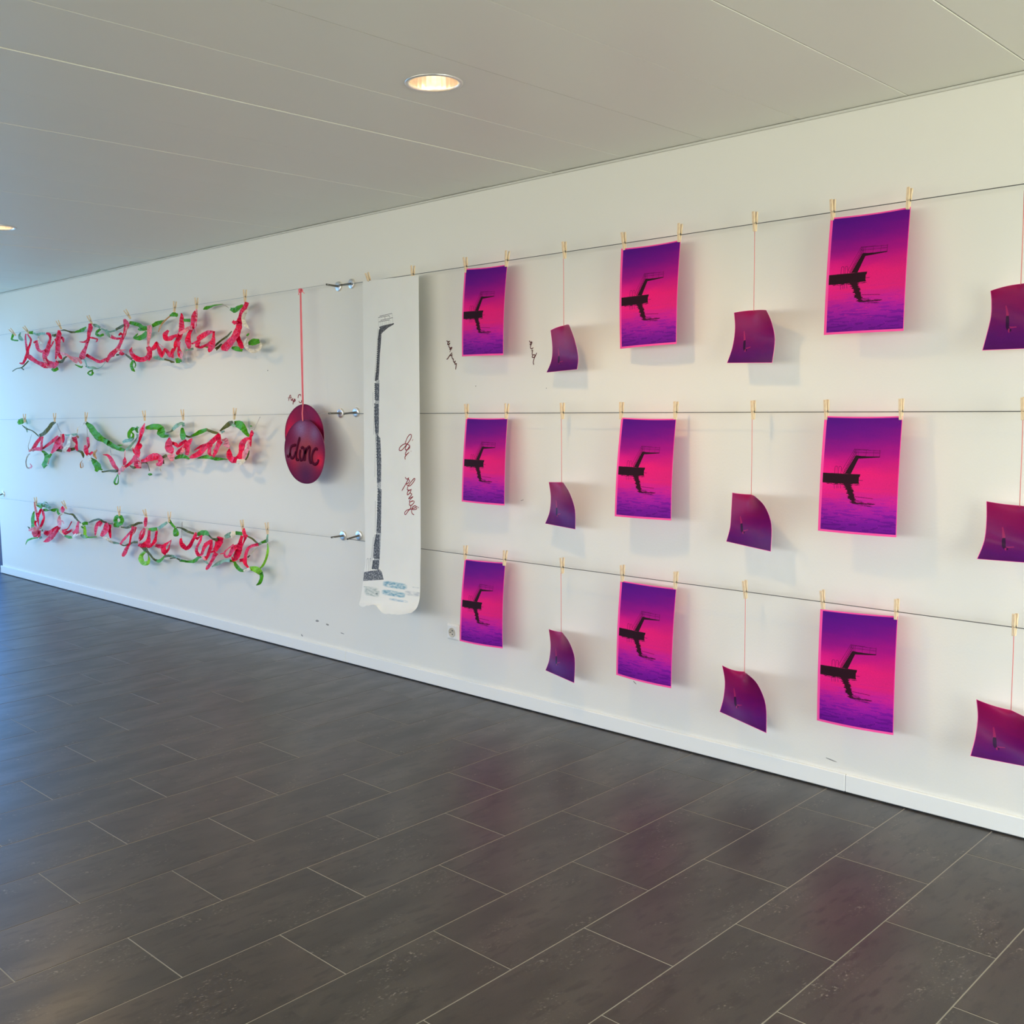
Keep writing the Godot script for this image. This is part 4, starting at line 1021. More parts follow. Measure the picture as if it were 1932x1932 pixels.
		["r", 0.0848, 5.79, -8.843, 1.132, -8.824, 1.152, -8.702, 1.14, -8.7, 1.166, -8.586, 1.139, -8.6, 1.167],
		["r", 0.0787, 5.36, -8.659, 1.145, -8.649, 1.157, -8.502, 1.181, -8.505, 1.198, -8.361, 1.217, -8.394, 1.235, -8.28, 1.257, -8.325, 1.268],
		["r", 0.0823, 4.91, -8.38, 1.255, -8.282, 1.258, -8.386, 1.208, -8.238, 1.199, -8.394, 1.175, -8.301, 1.157, -8.443, 1.127, -8.416, 1.12],
		["r", 0.0814, 3.93, -8.224, 1.28, -8.221, 1.28, -8.253, 1.237, -8.216, 1.232, -8.289, 1.2, -8.228, 1.194, -8.301, 1.16, -8.217, 1.159],
		["p", 0.0916, 0.66, -8.201, 1.281, -8.21, 1.281, -8.199, 1.243, -8.199, 1.244, -8.238, 1.197, -8.203, 1.199, -8.257, 1.158, -8.2, 1.162],
		["c", 0.0966, 5.17, -8.066, 1.278, -8.012, 1.271, -8.106, 1.241, -8.026, 1.235, -8.095, 1.206, -8.026, 1.197, -8.162, 1.17, -8.121, 1.155, -8.209, 1.143, -8.195, 1.133],
		["r", 0.0833, 2.44, -8.045, 1.254, -7.942, 1.263, -8.054, 1.227, -7.969, 1.241, -7.999, 1.207, -7.976, 1.21, -7.991, 1.178, -7.963, 1.18, -7.943, 1.153, -7.936, 1.157],
		["r", 0.0889, 2.35, -8.144, 1.148, -8.07, 1.178, -8.112, 1.14, -8.066, 1.159],
		["b", 0.0781, 2.63, -8.374, 1.144, -8.338, 1.164, -8.281, 1.135, -8.266, 1.155],
		["b", 0.072, 2.27, -8.107, 1.146, -8.089, 1.169, -8.049, 1.157, -8.036, 1.176],
		["o", 0.0822, 1.74, -7.956, 1.266, -7.932, 1.274, -7.963, 1.256, -7.909, 1.262, -7.989, 1.248, -7.95, 1.247],
		["b", 0.0703, 0.39, -7.979, 1.148, -7.987, 1.158, -7.9, 1.137, -7.897, 1.151, -7.905, 1.115, -7.879, 1.121, -7.921, 1.096, -7.904, 1.097],
		["o", 0.088, 2.78, -7.877, 1.083, -7.852, 1.083, -7.934, 1.056, -7.921, 1.054, -7.919, 1.022, -7.926, 1.026, -7.843, 1.032, -7.88, 1.032, -7.841, 1.066, -7.86, 1.065],
		["g", 0.0658, 0.98, -8.645, 1.136, -8.658, 1.143, -8.61, 1.113, -8.571, 1.13, -8.642, 1.09, -8.526, 1.098, -8.676, 1.058, -8.572, 1.05, -8.699, 1.024, -8.589, 1.028, -8.619, 0.995, -8.544, 1.027],
		["g", 0.0765, 0.84, -8.438, 1.124, -8.442, 1.115, -8.525, 1.092, -8.489, 1.075],
		["o", 0.086, 5.97, -8.504, 1.088, -8.469, 1.087, -8.498, 1.037, -8.49, 1.035],
		["t", 0.0749, 2.57, -8.891, 1.114, -8.853, 1.109, -8.947, 1.105, -8.92, 1.099, -8.981, 1.074, -8.982, 1.071, -8.971, 1.033, -8.982, 1.033, -8.94, 0.992, -8.938, 0.997, -8.909, 0.982, -8.891, 1],
		["p", 0.0951, 0.12, -8.837, 0.987, -8.871, 0.999, -8.765, 1.009, -8.823, 1.007, -8.819, 1.032, -8.854, 1.029],
		["t", 0.0743, 5.84, -8.858, 1.271, -8.828, 1.27, -8.866, 1.212, -8.86, 1.211, -8.888, 1.171, -8.905, 1.171, -8.902, 1.126, -8.914, 1.127],
		["p", 0.0937, 1.64, -8.829, 1.125, -8.841, 1.134, -8.811, 1.135, -8.787, 1.156, -8.813, 1.128, -8.766, 1.139],
		["r", 0.0833, 1.56, -7.765, 1.259, -7.728, 1.26, -7.794, 1.225, -7.729, 1.228, -7.81, 1.197, -7.748, 1.197, -7.814, 1.177, -7.78, 1.174],
		["r", 0.0882, 5.96, -7.842, 1.197, -7.788, 1.2, -7.82, 1.165, -7.75, 1.172, -7.79, 1.135, -7.757, 1.145, -7.778, 1.115, -7.769, 1.124],
		["r", 0.0784, 3.29, -7.766, 1.118, -7.795, 1.134, -7.71, 1.139, -7.753, 1.152],
		["o", 0.0837, 2.54, -7.63, 1.169, -7.592, 1.164, -7.704, 1.149, -7.66, 1.141, -7.709, 1.12, -7.683, 1.126, -7.63, 1.096, -7.642, 1.099],
		["t", 0.0824, 4.48, -7.793, 1.342, -7.799, 1.342, -7.799, 1.262, -7.782, 1.262],
		["t", 0.0758, 2.09, -7.629, 1.243, -7.601, 1.243, -7.669, 1.163, -7.639, 1.164],
		["p", 0.0906, 2.43, -7.779, 1.209, -7.737, 1.209, -7.81, 1.175, -7.777, 1.176],
		["c", 0.0957, 4.95, -7.813, 1.119, -7.765, 1.13, -7.79, 1.104, -7.709, 1.119, -7.729, 1.08, -7.667, 1.092],
		["g", 0.0695, 2.77, -7.776, 1.098, -7.742, 1.105, -7.756, 1.054, -7.683, 1.081, -7.715, 1.029, -7.628, 1.036, -7.691, 1.006, -7.68, 0.998],
		["g", 0.0663, 2.3, -7.673, 1.019, -7.625, 1.041, -7.619, 1.011, -7.59, 1.022],
		["b", 0.0789, 3.15, -7.579, 1.001, -7.576, 1.01, -7.559, 0.999, -7.581, 1.008, -7.46, 1.008, -7.486, 1.019, -7.345, 1.008, -7.353, 1.028, -7.303, 1.013, -7.29, 1.028],
		["r", 0.0842, 3.81, -7.535, 1.131, -7.559, 1.133, -7.472, 1.121, -7.471, 1.136, -7.421, 1.089, -7.37, 1.105, -7.375, 1.052, -7.304, 1.069, -7.327, 1.021, -7.269, 1.035],
		["t", 0.0803, 5.05, -7.461, 1.198, -7.441, 1.199, -7.425, 1.163, -7.393, 1.165, -7.393, 1.132, -7.373, 1.133],
		["g", 0.0686, 1.99, -6.997, 1.345, -6.955, 1.339, -7.058, 1.32, -6.993, 1.32, -7.036, 1.294, -7.007, 1.298],
		["g", 0.0761, 3.14, -7.016, 1.331, -7.023, 1.315, -7.08, 1.336, -7.076, 1.315, -7.134, 1.302, -7.113, 1.293, -7.118, 1.262, -7.09, 1.272, -7.049, 1.252, -7.06, 1.269, -7.057, 1.286, -7.062, 1.285, -7.104, 1.303, -7.099, 1.298],
		["m", 0.081, 0.87, -7.012, 1.265, -7.029, 1.259, -7.06, 1.258, -7.06, 1.239, -7.168, 1.252, -7.147, 1.23, -7.254, 1.233, -7.22, 1.221],
		["m", 0.0789, 2.97, -7.007, 1.291, -6.963, 1.288, -7.02, 1.263, -7.018, 1.259, -7.069, 1.231, -7.072, 1.222, -7.105, 1.204, -7.099, 1.192, -7.165, 1.176, -7.147, 1.168],
		["r", 0.0832, 5.53, -6.894, 1.367, -6.863, 1.366, -6.925, 1.325, -6.86, 1.317, -6.933, 1.284, -6.894, 1.278, -6.958, 1.246, -6.953, 1.242, -7.017, 1.209, -6.992, 1.203, -7.06, 1.169, -6.966, 1.169, -7.027, 1.141, -6.94, 1.142, -7.04, 1.106, -6.953, 1.11, -7.063, 1.074, -6.943, 1.085, -7.064, 1.046, -6.98, 1.048],
		["r", 0.0791, 3.23, -6.962, 1.225, -6.947, 1.225, -6.989, 1.207, -6.957, 1.205, -6.967, 1.186, -6.977, 1.184],
		["r", 0.0805, 2.15, -7.043, 1.142, -6.985, 1.134, -7.109, 1.108, -7.05, 1.096, -7.172, 1.078, -7.142, 1.064, -7.213, 1.055, -7.209, 1.041],
		["p", 0.0953, 2.5, -6.976, 1.122, -6.927, 1.127, -6.983, 1.087, -6.936, 1.093, -6.966, 1.058, -6.946, 1.061],
		["r", 0.0869, 0.08, -7.05, 1.193, -7.049, 1.193, -7.025, 1.174, -7.028, 1.177, -7.019, 1.159, -7.02, 1.166],
		["p", 0.0975, 6, -7.165, 1.173, -7.142, 1.173, -7.138, 1.149, -7.138, 1.148, -7.135, 1.124, -7.148, 1.123],
		["r", 0.0856, 1.24, -7.161, 1.123, -7.163, 1.122, -7.209, 1.093, -7.147, 1.094, -7.237, 1.063, -7.178, 1.065],
		["p", 0.0934, 1.19, -7.181, 1.066, -7.151, 1.053, -7.233, 1.042, -7.186, 1.022, -7.312, 1.026, -7.242, 1.016, -7.31, 0.992, -7.266, 0.994],
		["r", 0.082, 0.22, -6.934, 1.092, -6.952, 1.107, -6.836, 1.099, -6.877, 1.124, -6.777, 1.109, -6.82, 1.147, -6.747, 1.114, -6.743, 1.161, -6.729, 1.117, -6.662, 1.143, -6.705, 1.109, -6.613, 1.112, -6.69, 1.099, -6.641, 1.077, -6.73, 1.089, -6.735, 1.073],
		["b", 0.0683, 0.99, -6.941, 1.084, -6.964, 1.089, -6.89, 1.087, -6.889, 1.096, -6.893, 1.072, -6.873, 1.074, -6.895, 1.031, -6.86, 1.034],
		["g", 0.0677, 5.27, -6.91, 1.003, -6.887, 1.013, -6.86, 1, -6.836, 1.019, -6.806, 1.008, -6.8, 1.016],
		["g", 0.0684, 5.18, -7.364, 1.001, -7.337, 1.001, -7.38, 0.973, -7.337, 0.971, -7.4, 0.936, -7.361, 0.936, -7.376, 0.914, -7.376, 0.926, -7.343, 0.925, -7.386, 0.927, -7.337, 0.963, -7.365, 0.961, -7.326, 0.99, -7.331, 0.989],
		["g", 0.0656, 0.36, -6.872, 1.324, -6.891, 1.342, -6.766, 1.322, -6.789, 1.357, -6.708, 1.321, -6.68, 1.355, -6.75, 1.293, -6.637, 1.319, -6.689, 1.267, -6.627, 1.293, -6.599, 1.269, -6.581, 1.287, -6.553, 1.279, -6.557, 1.289],
		["b", 0.0682, 5.85, -6.612, 1.3, -6.596, 1.305, -6.514, 1.307, -6.523, 1.315, -6.457, 1.326, -6.503, 1.338],
		["m", 0.0793, 0.1, -6.478, 1.317, -6.504, 1.33, -6.387, 1.342, -6.43, 1.359, -6.35, 1.357, -6.375, 1.375, -6.351, 1.351, -6.343, 1.367],
		["r", 0.0887, 1.42, -6.505, 1.271, -6.499, 1.271, -6.56, 1.245, -6.476, 1.243, -6.613, 1.205, -6.489, 1.216, -6.579, 1.17, -6.476, 1.199, -6.49, 1.162, -6.466, 1.174],
		["r", 0.0807, 3.67, -6.534, 1.23, -6.541, 1.245, -6.478, 1.217, -6.475, 1.236, -6.427, 1.202, -6.412, 1.212],
		["p", 0.088, 6.12, -6.566, 1.151, -6.472, 1.166, -6.523, 1.133, -6.456, 1.145, -6.488, 1.112, -6.481, 1.115],
		["b", 0.0719, 3.59, -6.658, 1.123, -6.69, 1.137, -6.6, 1.14, -6.638, 1.155],
		["b", 0.0744, 1.77, -6.651, 1.115, -6.612, 1.119, -6.661, 1.088, -6.624, 1.091],
		["b", 0.0763, 6.23, -7.138, 1.06, -7.129, 1.066, -7.061, 1.044, -7.062, 1.061, -7.028, 1.045, -7.046, 1.056],
		["c", 0.0946, 0.53, -6.628, 1.08, -6.639, 1.078, -6.627, 1.059, -6.639, 1.058, -6.647, 1.039, -6.646, 1.039],
		["g", 0.0752, 4.19, -6.387, 1.336, -6.381, 1.337, -6.405, 1.311, -6.356, 1.313, -6.398, 1.28, -6.312, 1.284, -6.375, 1.256, -6.316, 1.258],
		["b", 0.0734, 4.11, -6.348, 1.279, -6.361, 1.289, -6.294, 1.27, -6.3, 1.282, -6.239, 1.281, -6.239, 1.293],
		["g", 0.0686, 1.91, -6.241, 1.279, -6.235, 1.292, -6.211, 1.286, -6.204, 1.304, -6.155, 1.301, -6.159, 1.325, -6.065, 1.317, -6.079, 1.335],
		["b", 0.0737, 0.43, -6.052, 1.32, -6.056, 1.333, -5.972, 1.305, -5.982, 1.32, -5.921, 1.297, -5.924, 1.31],
		["r", 0.0846, 1.15, -6.441, 1.227, -6.437, 1.236, -6.411, 1.206, -6.406, 1.221, -6.386, 1.219, -6.393, 1.238, -6.321, 1.25, -6.314, 1.262],
		["r", 0.0805, 5.65, -6.266, 1.27, -6.234, 1.267, -6.293, 1.249, -6.243, 1.231, -6.352, 1.213, -6.325, 1.192, -6.429, 1.184, -6.415, 1.161, -6.47, 1.167, -6.469, 1.153],
		["r", 0.0846, 1.53, -6.278, 1.224, -6.245, 1.221, -6.322, 1.193, -6.256, 1.189, -6.354, 1.16, -6.295, 1.158],
		["p", 0.0939, 6.26, -6.342, 1.209, -6.308, 1.203, -6.335, 1.186, -6.321, 1.177, -6.366, 1.166, -6.369, 1.158],
		["g", 0.0763, 5.02, -6.501, 1.123, -6.496, 1.135, -6.406, 1.133, -6.389, 1.163, -6.34, 1.134, -6.312, 1.154, -6.284, 1.129, -6.28, 1.136],
		["g", 0.0695, 3.66, -6.2, 1.136, -6.219, 1.138, -6.159, 1.137, -6.181, 1.15, -6.071, 1.138, -6.073, 1.164, -6.009, 1.135, -5.987, 1.155, -5.962, 1.129, -5.936, 1.152, -5.899, 1.136, -5.884, 1.145, -5.844, 1.138, -5.847, 1.142],
		["r", 0.0845, 0.56, -5.88, 1.307, -5.876, 1.296, -5.926, 1.285, -5.908, 1.265, -6.019, 1.251, -5.989, 1.23, -6.118, 1.22, -6.066, 1.198, -6.185, 1.184, -6.128, 1.16, -6.224, 1.164, -6.191, 1.142, -6.255, 1.146, -6.252, 1.136],
		["r", 0.0858, 3.27, -6.038, 1.241, -6.038, 1.233, -6.132, 1.225, -6.139, 1.21, -6.208, 1.193, -6.223, 1.188],
		["r", 0.0838, 4.63, -5.926, 1.289, -5.896, 1.289, -5.933, 1.258, -5.873, 1.256, -5.934, 1.231, -5.87, 1.225, -5.964, 1.184, -5.916, 1.176, -5.995, 1.164, -5.997, 1.145, -6.011, 1.175, -6.067, 1.167, -5.994, 1.203, -6.047, 1.206, -5.961, 1.23, -5.985, 1.236],
		["r", 0.0784, 1.34, -5.858, 1.254, -5.856, 1.249, -5.938, 1.221, -5.909, 1.21, -6.006, 1.196, -5.981, 1.193],
		["p", 0.0974, 1.88, -5.835, 1.256, -5.825, 1.267, -5.822, 1.255, -5.772, 1.275, -5.846, 1.23, -5.774, 1.246, -5.776, 1.213, -5.76, 1.222],
		["r", 0.0806, 0.45, -5.812, 1.277, -5.823, 1.277, -5.814, 1.263, -5.802, 1.268, -5.821, 1.252, -5.805, 1.259],
		["r", 0.0812, 3.52, -5.788, 1.211, -5.795, 1.21, -5.824, 1.184, -5.792, 1.186, -5.811, 1.148, -5.76, 1.165, -5.749, 1.123, -5.724, 1.159, -5.68, 1.134, -5.694, 1.162, -5.642, 1.171, -5.682, 1.183, -5.632, 1.209, -5.69, 1.213, -5.596, 1.24, -5.664, 1.252, -5.556, 1.261, -5.6, 1.279, -5.536, 1.274, -5.553, 1.284],
		["p", 0.086, 1.82, -5.566, 1.243, -5.55, 1.244, -5.587, 1.217, -5.556, 1.215, -5.646, 1.194, -5.61, 1.19, -5.645, 1.158, -5.613, 1.157],
		["p", 0.0886, 0.97, -5.541, 1.266, -5.53, 1.265, -5.552, 1.235, -5.531, 1.233, -5.61, 1.19, -5.569, 1.184, -5.662, 1.15, -5.62, 1.145],
		["c", 0.097, 6.04, -5.692, 1.12, -5.672, 1.148, -5.61, 1.116, -5.624, 1.148, -5.562, 1.139, -5.591, 1.15],
		["r", 0.0885, 2.77, -5.519, 1.326, -5.494, 1.326, -5.543, 1.309, -5.508, 1.305, -5.546, 1.286, -5.536, 1.283, -5.528, 1.251, -5.523, 1.251, -5.515, 1.226, -5.516, 1.226],
		["t", 0.0743, 2.19, -5.434, 1.408, -5.414, 1.407, -5.531, 1.326, -5.511, 1.325],
		["b", 0.0738, 2.39, -5.895, 1.316, -5.883, 1.322, -5.838, 1.336, -5.85, 1.354, -5.778, 1.354, -5.812, 1.377, -5.728, 1.374, -5.758, 1.383],
		["m", 0.0783, 4.67, -5.89, 1.302, -5.903, 1.315, -5.85, 1.315, -5.842, 1.323],
		["m", 0.0803, 2.95, -5.736, 1.344, -5.748, 1.353, -5.713, 1.354, -5.757, 1.371],
		["g", 0.0684, 5.72, -5.768, 1.354, -5.739, 1.38, -5.699, 1.342, -5.652, 1.381, -5.641, 1.323, -5.602, 1.346, -5.618, 1.299, -5.601, 1.313, -5.595, 1.284, -5.59, 1.293],
		["b", 0.0781, 0.8, -5.549, 1.203, -5.561, 1.201, -5.573, 1.17, -5.57, 1.166, -5.634, 1.132, -5.622, 1.131],
		["m", 0.072, 4.15, -6.472, 1.335, -6.51, 1.349, -6.429, 1.352, -6.446, 1.367, -6.378, 1.358, -6.354, 1.371, -6.361, 1.341, -6.308, 1.352],
		["g", 0.0753, 6.03, -5.56, 1.348, -5.55, 1.353, -5.524, 1.347, -5.53, 1.355, -5.513, 1.348, -5.531, 1.353]],
		[["g", 0.0658, 1.19, -8.875, 0.63, -8.875, 0.628, -8.951, 0.574, -8.88, 0.576, -9.001, 0.516, -8.902, 0.523, -9.017, 0.476, -8.938, 0.48],
		["p", 0.0906, 3.46, -8.827, 0.713, -8.822, 0.714, -8.837, 0.664, -8.828, 0.666, -8.81, 0.621, -8.781, 0.627],
		["r", 0.0868, 3.5, -8.822, 0.639, -8.807, 0.643, -8.814, 0.569, -8.796, 0.573, -8.778, 0.533, -8.773, 0.535, -8.744, 0.509, -8.72, 0.512],
		["r", 0.0837, 1.5, -8.742, 0.581, -8.787, 0.584, -8.733, 0.616, -8.755, 0.624, -8.732, 0.644, -8.711, 0.666, -8.725, 0.624, -8.662, 0.634, -8.664, 0.593, -8.635, 0.594, -8.673, 0.56, -8.657, 0.553, -8.742, 0.513, -8.731, 0.506],
		["r", 0.0853, 3.66, -8.845, 0.557, -8.824, 0.553, -8.871, 0.526, -8.86, 0.527, -8.828, 0.497, -8.806, 0.503],
		["p", 0.0968, 1.19, -8.918, 0.464, -8.944, 0.476, -8.843, 0.467, -8.851, 0.499, -8.802, 0.474, -8.789, 0.511, -8.725, 0.499, -8.701, 0.512],
		["r", 0.079, 2.22, -8.921, 0.467, -8.783, 0.48, -8.954, 0.43, -8.816, 0.444, -8.928, 0.407, -8.866, 0.415],
		["r", 0.0814, 2.85, -8.817, 0.476, -8.73, 0.482, -8.844, 0.44, -8.778, 0.444, -8.816, 0.414, -8.8, 0.416],
		["g", 0.0676, 4.44, -8.859, 0.412, -8.874, 0.402, -8.969, 0.4, -8.953, 0.39, -9.058, 0.38, -9.01, 0.372, -9.089, 0.355, -9.046, 0.356, -9.124, 0.327, -9.116, 0.327],
		["b", 0.0774, 0.04, -9.028, 0.489, -9.026, 0.492, -8.965, 0.484, -8.97, 0.488, -8.958, 0.461, -8.973, 0.461],
		["b", 0.0784, 0.57, -8.757, 0.409, -8.792, 0.423, -8.694, 0.421, -8.727, 0.432],
		["c", 0.0912, 3.05, -8.728, 0.455, -8.725, 0.46, -8.7, 0.459, -8.714, 0.468, -8.663, 0.457, -8.684, 0.458],
		["b", 0.0726, 1.35, -8.719, 0.473, -8.742, 0.476, -8.714, 0.48, -8.716, 0.489],
		["g", 0.0743, 5.27, -8.865, 0.677, -8.83, 0.69, -8.788, 0.669, -8.727, 0.698, -8.712, 0.66, -8.666, 0.68],
		["m", 0.0722, 1.03, -8.788, 0.69, -8.812, 0.699, -8.718, 0.687, -8.711, 0.707, -8.673, 0.671, -8.626, 0.7, -8.595, 0.662, -8.543, 0.685],
		["m", 0.0757, 0.93, -8.638, 0.705, -8.68, 0.707, -8.624, 0.716, -8.639, 0.723, -8.63, 0.712, -8.605, 0.72, -8.623, 0.699, -8.59, 0.704],
		["g", 0.0768, 5.35, -8.72, 0.642, -8.686, 0.661, -8.64, 0.643, -8.605, 0.669, -8.568, 0.651, -8.56, 0.662],
		["m", 0.0795, 2.58, -8.582, 0.652, -8.555, 0.663, -8.532, 0.654, -8.526, 0.667],
		["g", 0.0749, 2.46, -8.534, 0.653, -8.501, 0.671, -8.492, 0.648, -8.482, 0.674, -8.435, 0.664, -8.427, 0.678, -8.409, 0.648, -8.403, 0.653, -8.36, 0.632, -8.346, 0.645],
		["b", 0.073, 0.67, -8.271, 0.652, -8.292, 0.659, -8.178, 0.647, -8.194, 0.654, -8.148, 0.642, -8.129, 0.656, -8.139, 0.619, -8.089, 0.633, -8.078, 0.6, -8.033, 0.612, -7.992, 0.589, -7.968, 0.597],
		["r", 0.0779, 4.21, -8.321, 0.704, -8.334, 0.704, -8.352, 0.678, -8.284, 0.682, -8.322, 0.653, -8.273, 0.656],
		["c", 0.0898, 6.01, -8.28, 0.658, -8.254, 0.654, -8.284, 0.646, -8.283, 0.639, -8.32, 0.631, -8.339, 0.623],
		["p", 0.0923, 3.62, -8.353, 0.624, -8.346, 0.623, -8.39, 0.588, -8.348, 0.591, -8.375, 0.561, -8.315, 0.566, -8.354, 0.539, -8.298, 0.543],
		["r", 0.0882, 1.87, -8.624, 0.491, -8.583, 0.491, -8.69, 0.46, -8.596, 0.485, -8.641, 0.442, -8.598, 0.487, -8.557, 0.461, -8.563, 0.481],
		["r", 0.0776, 1.38, -8.539, 0.466, -8.585, 0.484, -8.479, 0.498, -8.493, 0.516, -8.42, 0.531, -8.407, 0.544],
		["r", 0.083, 0.95, -8.361, 0.538, -8.352, 0.524, -8.464, 0.494, -8.421, 0.478, -8.593, 0.447, -8.514, 0.427, -8.681, 0.412, -8.619, 0.392, -8.717, 0.389, -8.693, 0.387],
		["p", 0.0889, 4.63, -8.347, 0.58, -8.351, 0.587, -8.316, 0.583, -8.285, 0.592, -8.271, 0.568, -8.231, 0.574],
		["p", 0.09, 2.14, -8.375, 0.533, -8.334, 0.545, -8.369, 0.52, -8.323, 0.536],
		["r", 0.0803, 3.34, -8.15, 0.596, -8.143, 0.592, -8.194, 0.564, -8.206, 0.559, -8.224, 0.535, -8.236, 0.529, -8.257, 0.526, -8.25, 0.513, -8.324, 0.517, -8.302, 0.509],
		["r", 0.0894, 1.06, -8.278, 0.506, -8.267, 0.521, -8.247, 0.483, -8.228, 0.517, -8.203, 0.498, -8.197, 0.516, -8.149, 0.52, -8.139, 0.536],
		["r", 0.0876, 4.87, -8.043, 0.602, -8.007, 0.602, -8.067, 0.56, -7.992, 0.562, -8.068, 0.53, -7.984, 0.519, -8.119, 0.514, -8.087, 0.491],
		["c", 0.0947, 3.41, -8.364, 0.508, -8.349, 0.519, -8.324, 0.484, -8.323, 0.493, -8.269, 0.471, -8.266, 0.478],
		["c", 0.0937, 0.65, -8.077, 0.467, -8.126, 0.474, -8.002, 0.496, -8.043, 0.509, -7.955, 0.51, -7.963, 0.524],
		["g", 0.0723, 6.21, -8.322, 0.462, -8.311, 0.472, -8.2, 0.454, -8.207, 0.475, -8.126, 0.464, -8.152, 0.474],
		["p", 0.0942, 2.93, -8.123, 0.521, -8.122, 0.527, -8.094, 0.54, -8.117, 0.543],
		["p", 0.0908, 5.46, -8.272, 0.474, -8.27, 0.48, -8.212, 0.504, -8.218, 0.509],
		["g", 0.0656, 1.26, -7.956, 0.575, -7.986, 0.588, -7.929, 0.581, -7.927, 0.607, -7.914, 0.581, -7.882, 0.602],
		["c", 0.099, 4.1, -7.956, 0.582, -7.968, 0.591, -7.933, 0.577, -7.928, 0.587],
		["b", 0.0774, 3.35, -7.84, 0.602, -7.857, 0.609, -7.771, 0.617, -7.806, 0.628, -7.679, 0.634, -7.701, 0.646, -7.628, 0.634, -7.615, 0.648, -7.595, 0.626, -7.565, 0.638, -7.571, 0.621, -7.54, 0.633],
		["l", 0.078, 3.37, -7.937, 0.576, -7.918, 0.578, -7.954, 0.534, -7.931, 0.535, -7.944, 0.501, -7.917, 0.509, -7.882, 0.485, -7.856, 0.495],
		["g", 0.0731, 0.56, -7.891, 0.482, -7.913, 0.493, -7.789, 0.492, -7.813, 0.498, -7.728, 0.501, -7.734, 0.506],
		["m", 0.0753, 5.92, -8.026, 0.488, -7.991, 0.503, -7.939, 0.478, -7.919, 0.501, -7.869, 0.481, -7.883, 0.492],
		["g", 0.0662, 0.29, -7.998, 0.562, -7.998, 0.568, -7.955, 0.553, -7.965, 0.563, -7.939, 0.553, -7.953, 0.557],
		["r", 0.0787, 4.28, -7.65, 0.638, -7.642, 0.618, -7.728, 0.611, -7.684, 0.598, -7.749, 0.573, -7.675, 0.573, -7.745, 0.538, -7.687, 0.542, -7.755, 0.507, -7.736, 0.509],
		["b", 0.0782, 0.98, -7.588, 0.511, -7.608, 0.513, -7.572, 0.505, -7.57, 0.512, -7.567, 0.492, -7.542, 0.503],
		["r", 0.0876, 1.39, -7.595, 0.628, -7.57, 0.617, -7.665, 0.596, -7.618, 0.588],
		["r", 0.084, 4.8, -7.577, 0.621, -7.529, 0.624, -7.598, 0.586, -7.486, 0.583, -7.611, 0.557, -7.518, 0.545, -7.637, 0.52, -7.597, 0.513],
		["r", 0.0789, 3, -7.504, 0.621, -7.454, 0.622, -7.533, 0.578, -7.502, 0.579, -7.514, 0.539, -7.5, 0.541, -7.475, 0.514, -7.475, 0.514],
		["b", 0.0779, 2.23, -7.638, 0.628, -7.603, 0.64, -7.618, 0.619, -7.589, 0.631, -7.57, 0.616, -7.563, 0.626, -7.49, 0.616, -7.507, 0.624, -7.402, 0.625, -7.427, 0.631],
		["g", 0.0751, 2.85, -7.37, 0.695, -7.323, 0.677, -7.432, 0.673, -7.39, 0.662, -7.436, 0.64, -7.401, 0.648, -7.367, 0.616, -7.361, 0.64, -7.286, 0.626, -7.321, 0.645, -7.276, 0.656, -7.316, 0.656, -7.32, 0.686, -7.344, 0.669, -7.35, 0.697, -7.367, 0.672],
		["g", 0.0768, 2.52, -7.438, 0.606, -7.412, 0.625, -7.423, 0.598, -7.401, 0.633, -7.362, 0.603, -7.363, 0.621],
		["b", 0.0774, 0.48, -7.296, 0.606, -7.315, 0.611, -7.186, 0.606, -7.212, 0.619, -7.144, 0.619, -7.167, 0.636, -7.129, 0.627, -7.127, 0.643, -7.068, 0.644, -7.051, 0.662, -6.974, 0.657, -6.957, 0.67],
		["c", 0.0916, 0.91, -7.567, 0.513, -7.585, 0.519, -7.502, 0.503, -7.493, 0.519, -7.491, 0.482, -7.457, 0.501, -7.452, 0.474, -7.412, 0.495],
		["m", 0.0743, 2.55, -7.459, 0.473, -7.427, 0.493, -7.398, 0.474, -7.384, 0.486, -7.36, 0.475, -7.37, 0.478],
		["r", 0.0804, 2.63, -7.138, 0.629, -7.044, 0.627, -7.172, 0.59, -7.11, 0.584, -7.184, 0.561, -7.167, 0.556, -7.168, 0.527, -7.169, 0.523, -7.178, 0.496, -7.165, 0.491, -7.256, 0.461, -7.205, 0.454, -7.323, 0.426, -7.247, 0.422, -7.345, 0.399, -7.278, 0.397, -7.302, 0.392, -7.279, 0.393],
		["p", 0.0937, 3.63, -7.065, 0.633, -7.068, 0.63, -7.098, 0.593, -7.103, 0.588, -7.112, 0.574, -7.11, 0.57],
		["r", 0.0804, 4.47, -7.173, 0.594, -7.169, 0.588, -7.247, 0.552, -7.213, 0.545, -7.304, 0.513, -7.252, 0.508, -7.337, 0.483, -7.294, 0.48],
		["b", 0.076, 2.65, -7.343, 0.475, -7.316, 0.485, -7.302, 0.467, -7.298, 0.476, -7.226, 0.476, -7.253, 0.489, -7.157, 0.495, -7.192, 0.503, -7.105, 0.511, -7.124, 0.517],
		["b", 0.073, 1.09, -7.11, 0.506, -7.129, 0.52, -7.06, 0.51, -7.061, 0.526],
		["r", 0.0875, 2.24, -6.922, 0.706, -6.865, 0.71, -6.956, 0.671, -6.888, 0.675, -6.959, 0.636, -6.929, 0.637],
		["r", 0.081, 5.83, -6.979, 0.627, -6.93, 0.625, -7, 0.592, -6.935, 0.585, -7.011, 0.56, -6.972, 0.551, -7.035, 0.531, -7.042, 0.526],
